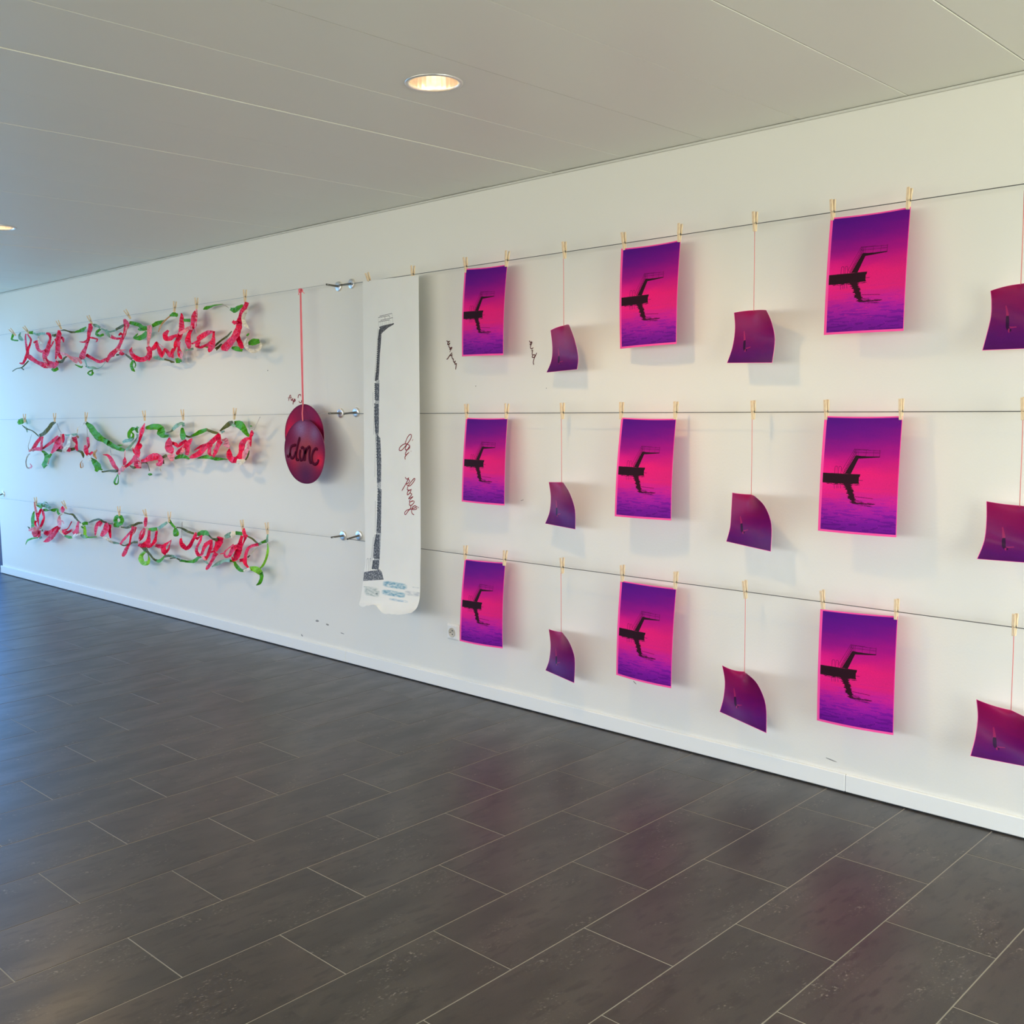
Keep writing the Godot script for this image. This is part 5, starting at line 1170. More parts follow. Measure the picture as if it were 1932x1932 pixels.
		["p", 0.0892, 1.24, -6.919, 0.632, -6.922, 0.629, -6.978, 0.587, -6.958, 0.586, -7.047, 0.545, -7.01, 0.547, -7.067, 0.498, -7.035, 0.501],
		["c", 0.0921, 3.24, -6.912, 0.631, -6.9, 0.637, -6.907, 0.615, -6.905, 0.62],
		["r", 0.0849, 2.5, -6.893, 0.616, -6.832, 0.621, -6.919, 0.573, -6.87, 0.576, -6.937, 0.54, -6.892, 0.53, -6.955, 0.524, -6.94, 0.493, -6.966, 0.517, -6.987, 0.488, -7.033, 0.511, -7.041, 0.492],
		["r", 0.0857, 0.14, -6.914, 0.527, -6.858, 0.531, -6.893, 0.509, -6.85, 0.511, -6.895, 0.491, -6.877, 0.491],
		["r", 0.0886, 2.9, -6.773, 0.623, -6.732, 0.624, -6.805, 0.577, -6.781, 0.575, -6.817, 0.549, -6.796, 0.54, -6.826, 0.524, -6.822, 0.515, -6.845, 0.502, -6.832, 0.499],
		["p", 0.0909, 2.81, -6.856, 0.505, -6.848, 0.514, -6.811, 0.517, -6.828, 0.527, -6.761, 0.538, -6.79, 0.541],
		["r", 0.0808, 5.12, -6.839, 0.503, -6.812, 0.525, -6.769, 0.5, -6.735, 0.53, -6.674, 0.505, -6.673, 0.534, -6.628, 0.53, -6.659, 0.543, -6.608, 0.551, -6.641, 0.554, -6.573, 0.573, -6.595, 0.572],
		["r", 0.0829, 0.6, -6.699, 0.512, -6.657, 0.52, -6.684, 0.481, -6.639, 0.493, -6.671, 0.459, -6.657, 0.464],
		["r", 0.0817, 3.05, -6.641, 0.474, -6.67, 0.487, -6.614, 0.501, -6.653, 0.504, -6.596, 0.527, -6.633, 0.525, -6.553, 0.572, -6.571, 0.57],
		["g", 0.0698, 0.64, -6.89, 0.609, -6.914, 0.625, -6.811, 0.615, -6.833, 0.638, -6.783, 0.62, -6.787, 0.642],
		["m", 0.0802, 0.95, -6.719, 0.632, -6.762, 0.644, -6.656, 0.658, -6.685, 0.673, -6.625, 0.682, -6.629, 0.695],
		["g", 0.0742, 2.67, -6.626, 0.693, -6.567, 0.713, -6.609, 0.681, -6.583, 0.693, -6.57, 0.663, -6.563, 0.673, -6.518, 0.656, -6.521, 0.665],
		["g", 0.0714, 4.25, -6.545, 0.658, -6.538, 0.654, -6.573, 0.629, -6.535, 0.63, -6.549, 0.6, -6.501, 0.617, -6.484, 0.608, -6.49, 0.619, -6.492, 0.633, -6.512, 0.629, -6.524, 0.655, -6.554, 0.648],
		["b", 0.0677, 3.07, -6.521, 0.658, -6.515, 0.665, -6.458, 0.656, -6.467, 0.663, -6.398, 0.647, -6.41, 0.654],
		["b", 0.073, 2.69, -7.081, 0.491, -7.047, 0.505, -7.034, 0.473, -7.013, 0.489, -6.994, 0.457, -6.969, 0.481, -6.933, 0.453, -6.928, 0.464, -6.889, 0.441, -6.878, 0.45, -6.864, 0.41, -6.837, 0.422, -6.848, 0.395, -6.808, 0.414],
		["g", 0.0655, 0.07, -6.832, 0.397, -6.829, 0.411, -6.755, 0.398, -6.784, 0.417, -6.713, 0.422, -6.755, 0.428, -6.711, 0.446, -6.73, 0.449],
		["l", 0.0834, 2.86, -6.96, 0.466, -6.925, 0.459, -7.045, 0.43, -7.003, 0.421, -7.058, 0.387, -7.005, 0.399, -6.983, 0.363, -6.971, 0.389, -6.894, 0.371, -6.922, 0.395, -6.892, 0.402, -6.907, 0.404, -6.933, 0.436, -6.919, 0.438, -6.938, 0.458, -6.936, 0.456],
		["b", 0.0715, 0.73, -6.67, 0.443, -6.695, 0.458, -6.604, 0.453, -6.622, 0.466],
		["m", 0.0739, 4.23, -6.641, 0.448, -6.655, 0.461, -6.588, 0.45, -6.579, 0.466, -6.533, 0.447, -6.507, 0.459, -6.466, 0.439, -6.436, 0.451],
		["g", 0.0753, 4.8, -6.497, 0.433, -6.489, 0.445, -6.415, 0.433, -6.39, 0.45],
		["t", 0.0735, 2.13, -6.428, 0.702, -6.404, 0.705, -6.467, 0.59, -6.443, 0.592],
		["t", 0.0794, 5.11, -6.444, 0.704, -6.422, 0.706, -6.452, 0.593, -6.424, 0.596],
		["b", 0.0743, 5.04, -6.531, 0.655, -6.516, 0.663, -6.476, 0.658, -6.45, 0.668, -6.417, 0.655, -6.393, 0.667, -6.351, 0.639, -6.343, 0.653, -6.282, 0.631, -6.293, 0.64],
		["r", 0.0858, 0.45, -6.429, 0.596, -6.423, 0.597, -6.426, 0.563, -6.403, 0.571, -6.413, 0.529, -6.381, 0.553, -6.376, 0.519, -6.374, 0.545, -6.319, 0.548, -6.333, 0.562, -6.258, 0.592, -6.273, 0.6, -6.204, 0.628, -6.244, 0.633, -6.219, 0.652, -6.249, 0.65],
		["r", 0.0893, 3.5, -6.248, 0.615, -6.236, 0.628, -6.217, 0.6, -6.239, 0.615, -6.174, 0.621, -6.157, 0.638, -6.177, 0.599, -6.145, 0.597, -6.225, 0.564, -6.18, 0.563, -6.268, 0.524, -6.213, 0.532, -6.238, 0.49, -6.208, 0.512, -6.145, 0.507, -6.183, 0.515, -6.1, 0.542, -6.153, 0.543, -6.075, 0.573, -6.123, 0.585, -6.045, 0.599, -6.061, 0.615],
		["r", 0.0847, 1.63, -6.047, 0.617, -6.012, 0.62, -6.075, 0.574, -6.017, 0.577, -6.118, 0.537, -6.06, 0.536, -6.132, 0.503, -6.096, 0.497, -6.141, 0.496, -6.114, 0.474],
		["p", 0.0963, 6.27, -6.156, 0.495, -6.14, 0.504, -6.108, 0.486, -6.104, 0.495, -6.093, 0.475, -6.097, 0.48],
		["r", 0.0816, 3.07, -5.964, 0.644, -5.901, 0.639, -6.002, 0.617, -5.933, 0.605, -6.006, 0.582, -5.973, 0.569, -6.021, 0.556, -5.985, 0.542],
		["r", 0.0783, 4.79, -6.031, 0.554, -6.017, 0.536, -6.08, 0.534, -6.058, 0.529],
		["r", 0.0852, 1.47, -5.991, 0.545, -5.947, 0.533, -6.043, 0.506, -5.993, 0.501, -6.098, 0.464, -6.048, 0.461, -6.138, 0.431, -6.092, 0.424, -6.12, 0.416, -6.114, 0.412],
		["g", 0.0755, 3.44, -6.23, 0.624, -6.253, 0.641, -6.167, 0.633, -6.198, 0.663, -6.127, 0.64, -6.119, 0.667, -6.082, 0.638, -6.062, 0.648],
		["b", 0.0786, 5.15, -6.112, 0.635, -6.084, 0.644, -6.051, 0.617, -6.02, 0.63, -5.974, 0.611, -5.954, 0.635],
		["m", 0.0707, 1.49, -5.876, 0.636, -5.894, 0.651, -5.849, 0.644, -5.859, 0.67, -5.829, 0.657, -5.83, 0.682],
		["c", 0.0977, 0.2, -5.758, 0.695, -5.733, 0.693, -5.763, 0.672, -5.724, 0.672, -5.755, 0.648, -5.744, 0.651],
		["g", 0.0671, 5.77, -5.798, 0.666, -5.775, 0.689, -5.69, 0.67, -5.682, 0.692],
		["r", 0.0872, 1.6, -5.759, 0.614, -5.746, 0.605, -5.846, 0.577, -5.824, 0.576, -5.918, 0.543, -5.88, 0.544, -5.898, 0.513, -5.874, 0.528, -5.807, 0.526, -5.837, 0.536, -5.752, 0.562, -5.81, 0.569, -5.74, 0.58, -5.788, 0.598, -5.728, 0.594, -5.74, 0.611],
		["r", 0.0816, 0.24, -5.685, 0.672, -5.662, 0.668, -5.691, 0.638, -5.673, 0.634, -5.731, 0.603, -5.684, 0.598, -5.782, 0.563, -5.713, 0.556, -5.808, 0.53, -5.737, 0.518, -5.794, 0.514, -5.782, 0.5, -5.787, 0.53, -5.792, 0.529],
		["r", 0.079, 0.07, -5.674, 0.716, -5.651, 0.719, -5.655, 0.688, -5.633, 0.693, -5.646, 0.665, -5.631, 0.664, -5.682, 0.632, -5.673, 0.63, -5.713, 0.601, -5.688, 0.601],
		["r", 0.0845, 3.83, -5.658, 0.676, -5.659, 0.688, -5.623, 0.667, -5.628, 0.672],
		["r", 0.0792, 5.23, -5.929, 0.54, -5.91, 0.535, -5.961, 0.531, -5.942, 0.53],
		["b", 0.0733, 3.76, -5.641, 0.666, -5.653, 0.671, -5.592, 0.653, -5.597, 0.66, -5.538, 0.635, -5.529, 0.644, -5.503, 0.633, -5.485, 0.64],
		["r", 0.0854, 1.29, -5.478, 0.641, -5.484, 0.622, -5.551, 0.628, -5.536, 0.614, -5.637, 0.601, -5.596, 0.594, -5.669, 0.566, -5.623, 0.565, -5.659, 0.538, -5.626, 0.537, -5.653, 0.514, -5.621, 0.518, -5.641, 0.488, -5.632, 0.497, -5.626, 0.47, -5.624, 0.475],
		["r", 0.0871, 2.58, -5.712, 0.504, -5.697, 0.522, -5.676, 0.506, -5.675, 0.528],
		["c", 0.0935, 0.79, -5.473, 0.618, -5.486, 0.612, -5.531, 0.587, -5.536, 0.582, -5.588, 0.557, -5.577, 0.556],
		["b", 0.0706, 2.86, -5.612, 0.556, -5.597, 0.555, -5.658, 0.537, -5.654, 0.53],
		["m", 0.0782, 2.87, -5.503, 0.622, -5.504, 0.634, -5.473, 0.633, -5.493, 0.647],
		["g", 0.0722, 4.75, -5.498, 0.632, -5.503, 0.644, -5.457, 0.64, -5.45, 0.657, -5.411, 0.65, -5.404, 0.67],
		["m", 0.0743, 0.1, -5.404, 0.707, -5.394, 0.707, -5.395, 0.685, -5.394, 0.682, -5.413, 0.654, -5.404, 0.653],
		["l", 0.0842, 5.93, -5.41, 0.643, -5.391, 0.646, -5.391, 0.606, -5.372, 0.606, -5.404, 0.559, -5.4, 0.554, -5.46, 0.509, -5.457, 0.501, -5.508, 0.481, -5.506, 0.477],
		["g", 0.066, 2.91, -6.503, 0.429, -6.488, 0.444, -6.401, 0.429, -6.407, 0.442, -6.301, 0.439, -6.335, 0.456, -6.23, 0.471, -6.264, 0.483, -6.192, 0.485, -6.197, 0.493],
		["m", 0.0774, 3.07, -6.063, 0.434, -6.064, 0.438, -5.99, 0.454, -6.021, 0.469, -5.901, 0.484, -5.928, 0.497, -5.821, 0.49, -5.831, 0.51],
		["g", 0.0667, 3.23, -5.871, 0.486, -5.866, 0.503, -5.825, 0.486, -5.83, 0.493, -5.803, 0.464, -5.789, 0.477, -5.738, 0.439, -5.721, 0.458, -5.686, 0.44, -5.668, 0.455],
		["c", 0.0885, 0.44, -5.646, 0.447, -5.669, 0.455, -5.562, 0.469, -5.591, 0.481],
		["l", 0.0816, 1.11, -5.591, 0.467, -5.598, 0.484, -5.537, 0.456, -5.508, 0.493, -5.514, 0.439, -5.468, 0.467],
		["g", 0.0716, 5.93, -5.532, 0.452, -5.48, 0.462, -5.497, 0.429, -5.464, 0.429, -5.511, 0.396, -5.502, 0.385, -5.558, 0.37, -5.572, 0.364],
		["m", 0.0721, 6.21, -6.179, 0.464, -6.156, 0.477, -6.102, 0.449, -6.103, 0.455],
		["b", 0.0717, 5.25, -6.65, 0.431, -6.631, 0.442, -6.558, 0.445, -6.536, 0.455, -6.497, 0.443, -6.485, 0.451, -6.469, 0.435, -6.472, 0.443]]]
const SCROLL_X = [-4.4066, -3.961]
const SCROLL_L = [2.111, 0.086, 1.811, 0.091, 1.422, 0.101, 1.085, 0.109, 0.802, 0.117, 0.687, 0.12, 0.621, 0.124, 0.578, 0.132, 0.529, 0.14, 0.468, 0.15, 0.429, 0.158, 0.414, 0.165, 0.404, 0.17]
const SCROLL_R = [2.101, 0.086, 1.788, 0.094, 1.42, 0.103, 1.102, 0.11, 0.834, 0.116, 0.726, 0.117, 0.663, 0.119, 0.621, 0.119, 0.575, 0.12, 0.526, 0.123, 0.477, 0.132, 0.439, 0.154, 0.42, 0.191]
const SCRIPT_A = [["", -3.8608, 1.7794, -3.8537, 1.7736, -3.8433, 1.7736, -3.8369, 1.7749], ["", -3.8433, 1.7736, -3.8515, 1.7681, -3.8541, 1.7596, -3.8469, 1.7604, -3.8364, 1.7663], ["", -3.8364, 1.7663, -3.8437, 1.7602, -3.8456, 1.7506, -3.8379, 1.7416, -3.8226, 1.7452], ["", -3.8226, 1.7452, -3.8285, 1.7358, -3.8397, 1.7347, -3.8347, 1.7393, -3.8299, 1.7412], ["", -3.8317, 1.7327, -3.84, 1.7212], ["", -3.8234, 1.7183, -3.834, 1.7091, -3.8471, 1.6989, -3.8562, 1.6895, -3.8643, 1.6871], ["", -3.842, 1.7073, -3.831, 1.7036, -3.8212, 1.7096], ["", -3.8244, 1.7098, -3.8248, 1.6958, -3.8179, 1.6858, -3.8131, 1.6888], ["", -3.8139, 1.6878, -3.8151, 1.6749, -3.808, 1.6703, -3.7999, 1.6776], ["", -3.8015, 1.6776, -3.8051, 1.6627, -3.8004, 1.6615, -3.7908, 1.6643], ["", -3.7932, 1.6644, -3.7967, 1.6495, -3.7995, 1.6345]]
const SCRIPT_B = [["", -3.302, 1.7497, -3.2943, 1.7414, -3.2858, 1.7445], ["", -3.2858, 1.7445, -3.2931, 1.7379, -3.2968, 1.731, -3.292, 1.7308, -3.2859, 1.7375, -3.2852, 1.7436], ["", -3.2896, 1.7324, -3.2946, 1.7222, -3.2923, 1.7133, -3.2851, 1.7121, -3.2772, 1.717], ["", -3.2913, 1.7019, -3.2804, 1.7067], ["", -3.2804, 1.7058, -3.2842, 1.6937, -3.2831, 1.684, -3.2724, 1.6845, -3.2664, 1.6807, -3.2725, 1.6731, -3.2821, 1.6718, -3.2845, 1.6762, -3.2796, 1.6821], ["", -3.2549, 1.6924, -3.2677, 1.6747, -3.2763, 1.6584, -3.2783, 1.648, -3.2743, 1.6382]]
const SCRIPT_C = [["", -5.244, 1.4989, -5.2317, 1.5262, -5.2207, 1.5306, -5.2194, 1.5092, -5.2147, 1.4985], ["", -5.251, 1.5158, -5.2082, 1.5182], ["", -5.2146, 1.5, -5.1979, 1.512, -5.204, 1.4999, -5.1907, 1.4997, -5.1745, 1.5056], ["", -5.2, 1.4769, -5.1966, 1.4906, -5.1823, 1.5087, -5.1749, 1.4995, -5.1939, 1.4906], ["", -5.1478, 1.5143, -5.1389, 1.5308, -5.1205, 1.5335, -5.1185, 1.5229], ["", -5.1383, 1.4975, -5.1336, 1.4884, -5.1153, 1.4881, -5.112, 1.5017]]
const SCRIPT_D = [["", -4.0698, 1.2654, -4.0542, 1.2956, -4.035, 1.3133, -4.0217, 1.3122, -4.0275, 1.2935, -4.0506, 1.2682, -4.0699, 1.2529, -4.0933, 1.2349, -4.1127, 1.2332, -4.1087, 1.2472, -4.0814, 1.264, -4.0544, 1.2669], ["", -4.0544, 1.2657, -4.0354, 1.2585, -4.0393, 1.2434, -4.0643, 1.2354, -4.0661, 1.2479, -4.0545, 1.2632], ["", -4.0354, 1.256, -4.0547, 1.2356, -4.0683, 1.2178, -4.0625, 1.2117, -4.0394, 1.2247], ["", -4.0548, 1.2156, -4.0703, 1.2002, -4.0685, 1.1877], ["", -4.0104, 1.2912, -4.0162, 1.2824], ["", -4.0279, 1.2312, -4.0234, 1.23], ["", -4.0711, 1.0971, -4.0596, 1.0874, -4.0422, 1.0956], ["", -4.0422, 1.0956, -4.0636, 1.0671, -4.0831, 1.0436, -4.0969, 1.0265], ["", -4.0519, 1.0877, -4.0385, 1.0807, -4.0482, 1.0678, -4.0675, 1.0645], ["", -4.0636, 1.0621, -4.0406, 1.053, -4.0137, 1.0717, -3.9984, 1.0898, -4.006, 1.092, -4.029, 1.0736, -4.0522, 1.05, -4.0561, 1.0322], ["", -4.0561, 1.0322, -4.0331, 1.0333, -4.0254, 1.0386], ["", -4.0273, 1.036, -4.0523, 1.0248, -4.0563, 1.007, -4.037, 1.018, -4.0273, 1.0348], ["", -4.037, 1.018, -4.0236, 1.0111, -4.0487, 0.9872, -4.0141, 1.0015], ["", -4.0141, 1.0003, -4.0372, 0.9828, -4.0411, 0.9725, -4.0105, 0.9792], ["", -4.0105, 0.9792, -4.0067, 0.9718, -4.0259, 0.9557, -4.0412, 0.9574, -4.0354, 0.9728, -4.0143, 0.9802], ["", -4.0355, 0.9564, -4.0317, 0.9428, -4.0491, 0.9266, -4.0725, 0.905, -4.0783, 0.9148, -4.0607, 0.9285, -4.0337, 0.9351, -4.0145, 0.9362], ["", -4.0222, 0.9383, -3.9916, 0.9476, -3.9992, 0.9547, -4.0183, 0.9461, -4.0261, 0.9255, -4.0204, 0.9133, -4.0071, 0.9078], ["", -3.9878, 0.9528, -3.9708, 0.9451], ["", -4.0184, 0.9335, -3.9917, 0.9376, -3.9859, 0.9454]]
const DONC = [["", -5.0803, 1.1851, -5.0597, 1.1811, -5.0455, 1.2023], ["", -4.9838, 1.2479, -5.0304, 1.2383, -5.0453, 1.2053, -5.0394, 1.1756, -5.0136, 1.1763, -4.9884, 1.2124], ["", -4.9457, 1.2926, -4.9683, 1.2511, -4.9868, 1.1976, -4.9836, 1.1651, -4.9632, 1.1657], ["", -4.9447, 1.2221, -4.954, 1.1924, -4.9456, 1.1632, -4.9224, 1.1726, -4.9079, 1.2081, -4.9189, 1.2343, -4.9394, 1.2281], ["", -4.8889, 1.2348, -4.9012, 1.1936, -4.9107, 1.1582], ["", -4.9008, 1.1995, -4.8741, 1.2322, -4.8541, 1.2355, -4.8613, 1.1945, -4.8585, 1.1567, -4.8391, 1.1514], ["", -4.7814, 1.2209, -4.7955, 1.2307, -4.8207, 1.2158, -4.8371, 1.1864, -4.834, 1.1544, -4.8101, 1.142, -4.7851, 1.1529, -4.7744, 1.1705]]
const DISCS = [-4.9544, 1.2942, 0.1, 0.1828, 0.1887, -4.9075, 1.2095, 0.135, 0.1805, 0.1932]
const CORD = [-4.9708, 2.1123, 0.082, -4.9534, 1.4711, 0.104, -4.9097, 1.3808, 0.139]
const WZ := 0.082

func build_pegs() -> void:
	var proto := thing("clothespin", "", "clothespin")
	var fa := peg_shape(true)
	var fb := peg_shape(false)
	obj("wooden_half", fa, M.wood, proto)
	obj("wooden_half", fb, M.wood, proto)
	obj("spring", spring_shape(), M.spring, proto)
	for i in PEGS.size():
		var q: Array = PEGS[i]
		var o: Node3D = proto
		if i > 0:
			o = proto.duplicate()
			place(o, "clothespin", self)
		tag(o, q[0], "clothespin", q[1])
		o.position = Vector3(q[2], q[3], WZ)
		o.rotation.x = q[4]
		o.rotate_object_local(Vector3(0, 1, 0), rng.randf_range(-0.12, 0.12))

func build_wires() -> void:
	var says := ["thin steel wire holding the upper red letter garland and the pink disc cord", "thin steel wire running behind the painted discs to the middle garland", "thin steel wire holding the lower red letter garland", "thin steel wire above the prints, topmost, ending behind the white scroll", "thin steel wire across the middle row of prints", "thin steel wire across the lowest row of prints"]
	for i in 6:
		var q: Array = WIRES[i]
		var a := Vector3(-9.70 if i < 3 else -4.603, q[1], WZ)
		var b := Vector3(-4.726 if i < 3 else X1 - 0.1, q[2], WZ)
		var pts: Array = []
		for k in 9:
			pts.append(a.lerp(b, k / 8.0))
		var t := obj("hanging_wire", tube(pts, 0.0011 if i < 3 else 0.0016, 6), M.steel_pale if i < 3 else M.steel)
		tag(t, says[i], "wire", "wires stretched along the wall")
	var bolts := [[-4.722, 2.119, "upper", "left"], [-4.606, 2.123, "upper", "right"], [-4.737, 1.424, "middle", "left"], [-4.598, 1.428, "middle", "right"], [-4.748, 0.734, "lowest", "left"], [-4.603, 0.746, "lowest", "right"]]
	for i in 6:
		var w: Array = WIRES[[0, 3, 1, 4, 2, 5][i]]
		var wy: float = w[2] if i % 2 == 0 else w[1]
		wire_bolt("round chrome wire bolt left of the scroll, %s one of the %s pair" % [bolts[i][3], bolts[i][2]], Vector3(bolts[i][0], bolts[i][1], 0.0), wy - bolts[i][1])
	wire_bolt("small chrome wire bolt at the far window end of the wall", Vector3(-9.712, 0.731, 0.0), WIRES[2][1] - 0.731)

func build_prints() -> void:
	for i in PRINTS.size():
		var q: Array = PRINTS[i]
		var tl := Vector3(q[1], q[2], q[3]); var tr := Vector3(q[4], q[5], q[6])
		var bl := Vector3(q[7], q[8], q[9]); var br := Vector3(q[10], q[11], q[12])
		var g: Array = []
		var bow := rng.randf_range(0.004, 0.010)
		for r in 11:
			var v := r / 10.0
			var line: Array = []
			for k in 9:
				var u := k / 8.0
				var p := tl.lerp(tr, u).lerp(bl.lerp(br, u), v)
				p.z += bow * sin(PI * v) * 0.8 + 0.012 * sin(PI * u) * v - 0.004 * sin(PI * u) * (1.0 - v)
				p.y -= 0.003 * sin(PI * u) * (1.0 - v)
				line.append(p)
			g.append(line)
		var o := obj("art_print", sheet(g, 0.0005, M.print, M.neon), null)
		tag(o, q[0], "print", "diving tower prints pegged to the wires")

func build_cards() -> void:
	for q in CARDS:
		var x: float = q[1]; var ys: float = q[2]; var yt: float = q[3]; var hw: float = q[4]
		var t := thing("diver_card", q[0], "card", Vector3(x, yt, WZ), "curled diver cards on strings")
		var L: Array = []
		var R: Array = []
		for k in 4:
			L.append(Vector3(-hw, q[5 + 2 * k] - yt, q[6 + 2 * k] - WZ))
			R.append(Vector3(hw, q[13 + 2 * k] - yt, q[14 + 2 * k] - WZ))
		L = curve(L, 5); R = curve(R, 5)
		var g: Array = []
		var n := L.size()
		for r in n:
			var v := r / float(n - 1)
			var line: Array = []
			for k in 15:
				var u := k / 14.0
				var p: Vector3 = (L[r] as Vector3).lerp(R[r], u)
				# the sheet hangs by its top middle and bends up to the raised corner
				var zl := (L[r] as Vector3).z
				var zr := (R[r] as Vector3).z
				var bent := zl * pow(maxf(0.0, 1.0 - 2.0 * u), 1.15) + zr * pow(maxf(0.0, 2.0 * u - 1.0), 1.1)
				p.z = lerpf(bent, lerpf(zl, zr, u), v * (2.0 - v))
				p.y -= 4.0 * u * (1.0 - u) * ((L[0] as Vector3).y + (R[0] as Vector3).y) / 2.0 * (1.0 - v) * (1.0 - v)
				line.append(p)
			g.append(line)
		obj("card", sheet(g, 0.0005, M.card, M.card_back), null, t)
		var top: Vector3 = g[0][7]
		obj("string", tube([Vector3(0.0, ys - yt, 0.0), Vector3(0.0006, (ys - yt) * 0.6, 0.0003), top + Vector3(0.0, -0.004, 0.0012)], 0.0013, 6), M.string, t)

func build_scroll() -> void:
	var t := thing("paper_scroll", "tall white paper scroll with a charcoal diving tower and blue water", "scroll", Vector3.ZERO)
	var L: Array = []
	var R: Array = []
	for k in range(0, SCROLL_L.size(), 2):
		L.append(Vector3(SCROLL_X[0], SCROLL_L[k], SCROLL_L[k + 1]))
		R.append(Vector3(SCROLL_X[1], SCROLL_R[k], SCROLL_R[k + 1]))
	L = curve(L, 4); R = curve(R, 4)
	var n := L.size()
	var torn := [0.0, -0.008, -0.008, 0.002, 0.003, 0.010, 0.013, 0.010, -0.006, -0.020, -0.027, -0.026, -0.021, -0.024, -0.020, -0.021, -0.018, -0.014, -0.010, -0.004, 0.0]
	var g: Array = []
	for r in n:
		var v := r / float(n - 1)
		var line: Array = []
		for k in 21:
			var u := k / 20.0
			var p: Vector3 = (L[r] as Vector3).lerp(R[r], u)
			p.z += 0.006 * sin(PI * u) * (1.0 - 0.5 * v) + 0.003 * sin(9.0 * v + 2.0 * u)
			p.y += torn[k] * clampf((v - 0.90) / 0.10, 0.0, 1.0)
			line.append(p)
		g.append(line)
	var m := sheet(g, 0.0006, M.scroll, M.scroll_back)
	# the drawing is placed by height and width on the paper
	var mdt := MeshDataTool.new()
	mdt.create_from_surface(m, 0)
	for i in mdt.get_vertex_count():
		var p := mdt.get_vertex(i)
		mdt.set_vertex_uv(i, Vector2((p.x - SCROLL_X[0]) / (SCROLL_X[1] - SCROLL_X[0]), clampf((2.12 - p.y) / 1.76, 0.0, 1.0)))
	var am := ArrayMesh.new()
	mdt.commit_to_surface(am)
	am.surface_set_material(0, M.scroll)
	am.add_surface_from_arrays(Mesh.PRIMITIVE_TRIANGLES, m.surface_get_arrays(1))
	am.surface_set_material(1, M.scroll_back)
	obj("paper", am, null, t)
	var st := begin(true)
	for s in SCRIPT_D:
		var pts: Array = []
		for p in pairs(s, 1):
			var v := clampf((2.11 - p.y) / 1.71, 0.0, 1.0)
			var r := clampi(int(v * (n - 1)), 0, n - 1)
			var best := r
			for k in n:
				if absf((L[k] as Vector3).y - p.y) < absf((L[best] as Vector3).y - p.y): best = k
			var u: float = (p.x - SCROLL_X[0]) / (SCROLL_X[1] - SCROLL_X[0])
			var c: Vector3 = g[best][clampi(int(round(u * 20.0)), 0, 20)]
			pts.append(Vector3(p.x, p.y, c.z + 0.0008))
		add_ink(st, curve(pts, 4), 0.0042)
	var o := obj("red_script", st, M.ink, t)
	o.set_meta("label", "red cursive words written down the right side")

# a flat brush line a fraction of a millimetre thick
func add_ink(st: SurfaceTool, pts: Array, width: float) -> void:
	var a: Array = []
	var b: Array = []
	for i in pts.size():
		var d: Vector3 = (pts[mini(pts.size() - 1, i + 1)] - pts[maxi(0, i - 1)])
		d.z = 0.0
		d = d.normalized()
		var n := Vector3(-d.y, d.x, 0.0) * width * 0.5
		var e := minf(1.0, 0.55 + 0.45 * minf(i, pts.size() - 1 - i))
		a.append(pts[i] + n * e); b.append(pts[i] - n * e)
	var up := Vector3(0, 0, 0.0006)
	for i in pts.size() - 1:
		quad(st, b[i] + up, b[i + 1] + up, a[i + 1] + up, a[i] + up)
		quad(st, a[i], a[i] + up, a[i + 1] + up, a[i + 1])
		quad(st, b[i + 1], b[i + 1] + up, b[i] + up, b[i])

func wall_script(label: String, strokes: Array, width: float, m: Material) -> void:
	var st := begin(true)
	for s in strokes:
		var pts: Array = []
		for p in pairs(s, 1):
			pts.append(Vector3(p.x, p.y, 0.0008))
		add_ink(st, curve(pts, 4), width)
	var o := obj("handwritten_word", st, m)
	tag(o, label, "handwriting", "red handwriting on the wall")

func disc(called: String, cx: float, cy: float, z: float, ry: float, rx: float, front: Material, parent: Node) -> MeshInstance3D:
	var st := begin(true)
	var sb := begin(false)
	var seg := 64
	var pt := func(k: int, f: float, dz: float) -> Vector3:
		var a := TAU * k / seg
		var w := 1.0 + 0.008 * sin(3.0 * a + 1.0) + 0.006 * sin(5.0 * a)
		return Vector3(cx + rx * w * f * cos(a), cy + ry * w * f * sin(a), z + dz + 0.004 * f * f * cos(2.0 * a))
	var uvw := func(p: Vector3) -> Vector2:
		return Vector2(0.5 + (p.x - cx) / rx / 2.04, 0.5 - (p.y - cy) / ry / 2.04)
	for k in seg:
		for r in 5:
			var f0 := r / 5.0; var f1 := (r + 1) / 5.0
			var a: Vector3 = pt.call(k, f0, 0.0); var b: Vector3 = pt.call(k, f1, 0.0)
			var c: Vector3 = pt.call(k + 1, f1, 0.0); var d: Vector3 = pt.call(k + 1, f0, 0.0)
			tri(st, a, b, c, uvw.call(a), uvw.call(b), uvw.call(c))
			if r > 0: tri(st, a, c, d, uvw.call(a), uvw.call(c), uvw.call(d))
			quad(sb, pt.call(k, f0, -0.003), pt.call(k + 1, f0, -0.003), pt.call(k + 1, f1, -0.003), pt.call(k, f1, -0.003))
		quad(sb, pt.call(k, 1.0, -0.003), pt.call(k + 1, 1.0, -0.003), pt.call(k + 1, 1.0, 0.0), pt.call(k, 1.0, 0.0))
	st.generate_normals(); sb.generate_normals()
	var am := st.commit()
	am.surface_set_material(0, front)
	sb.commit(am)
	am.surface_set_material(1, M.disc_edge)
	return obj(called, am, null, parent)

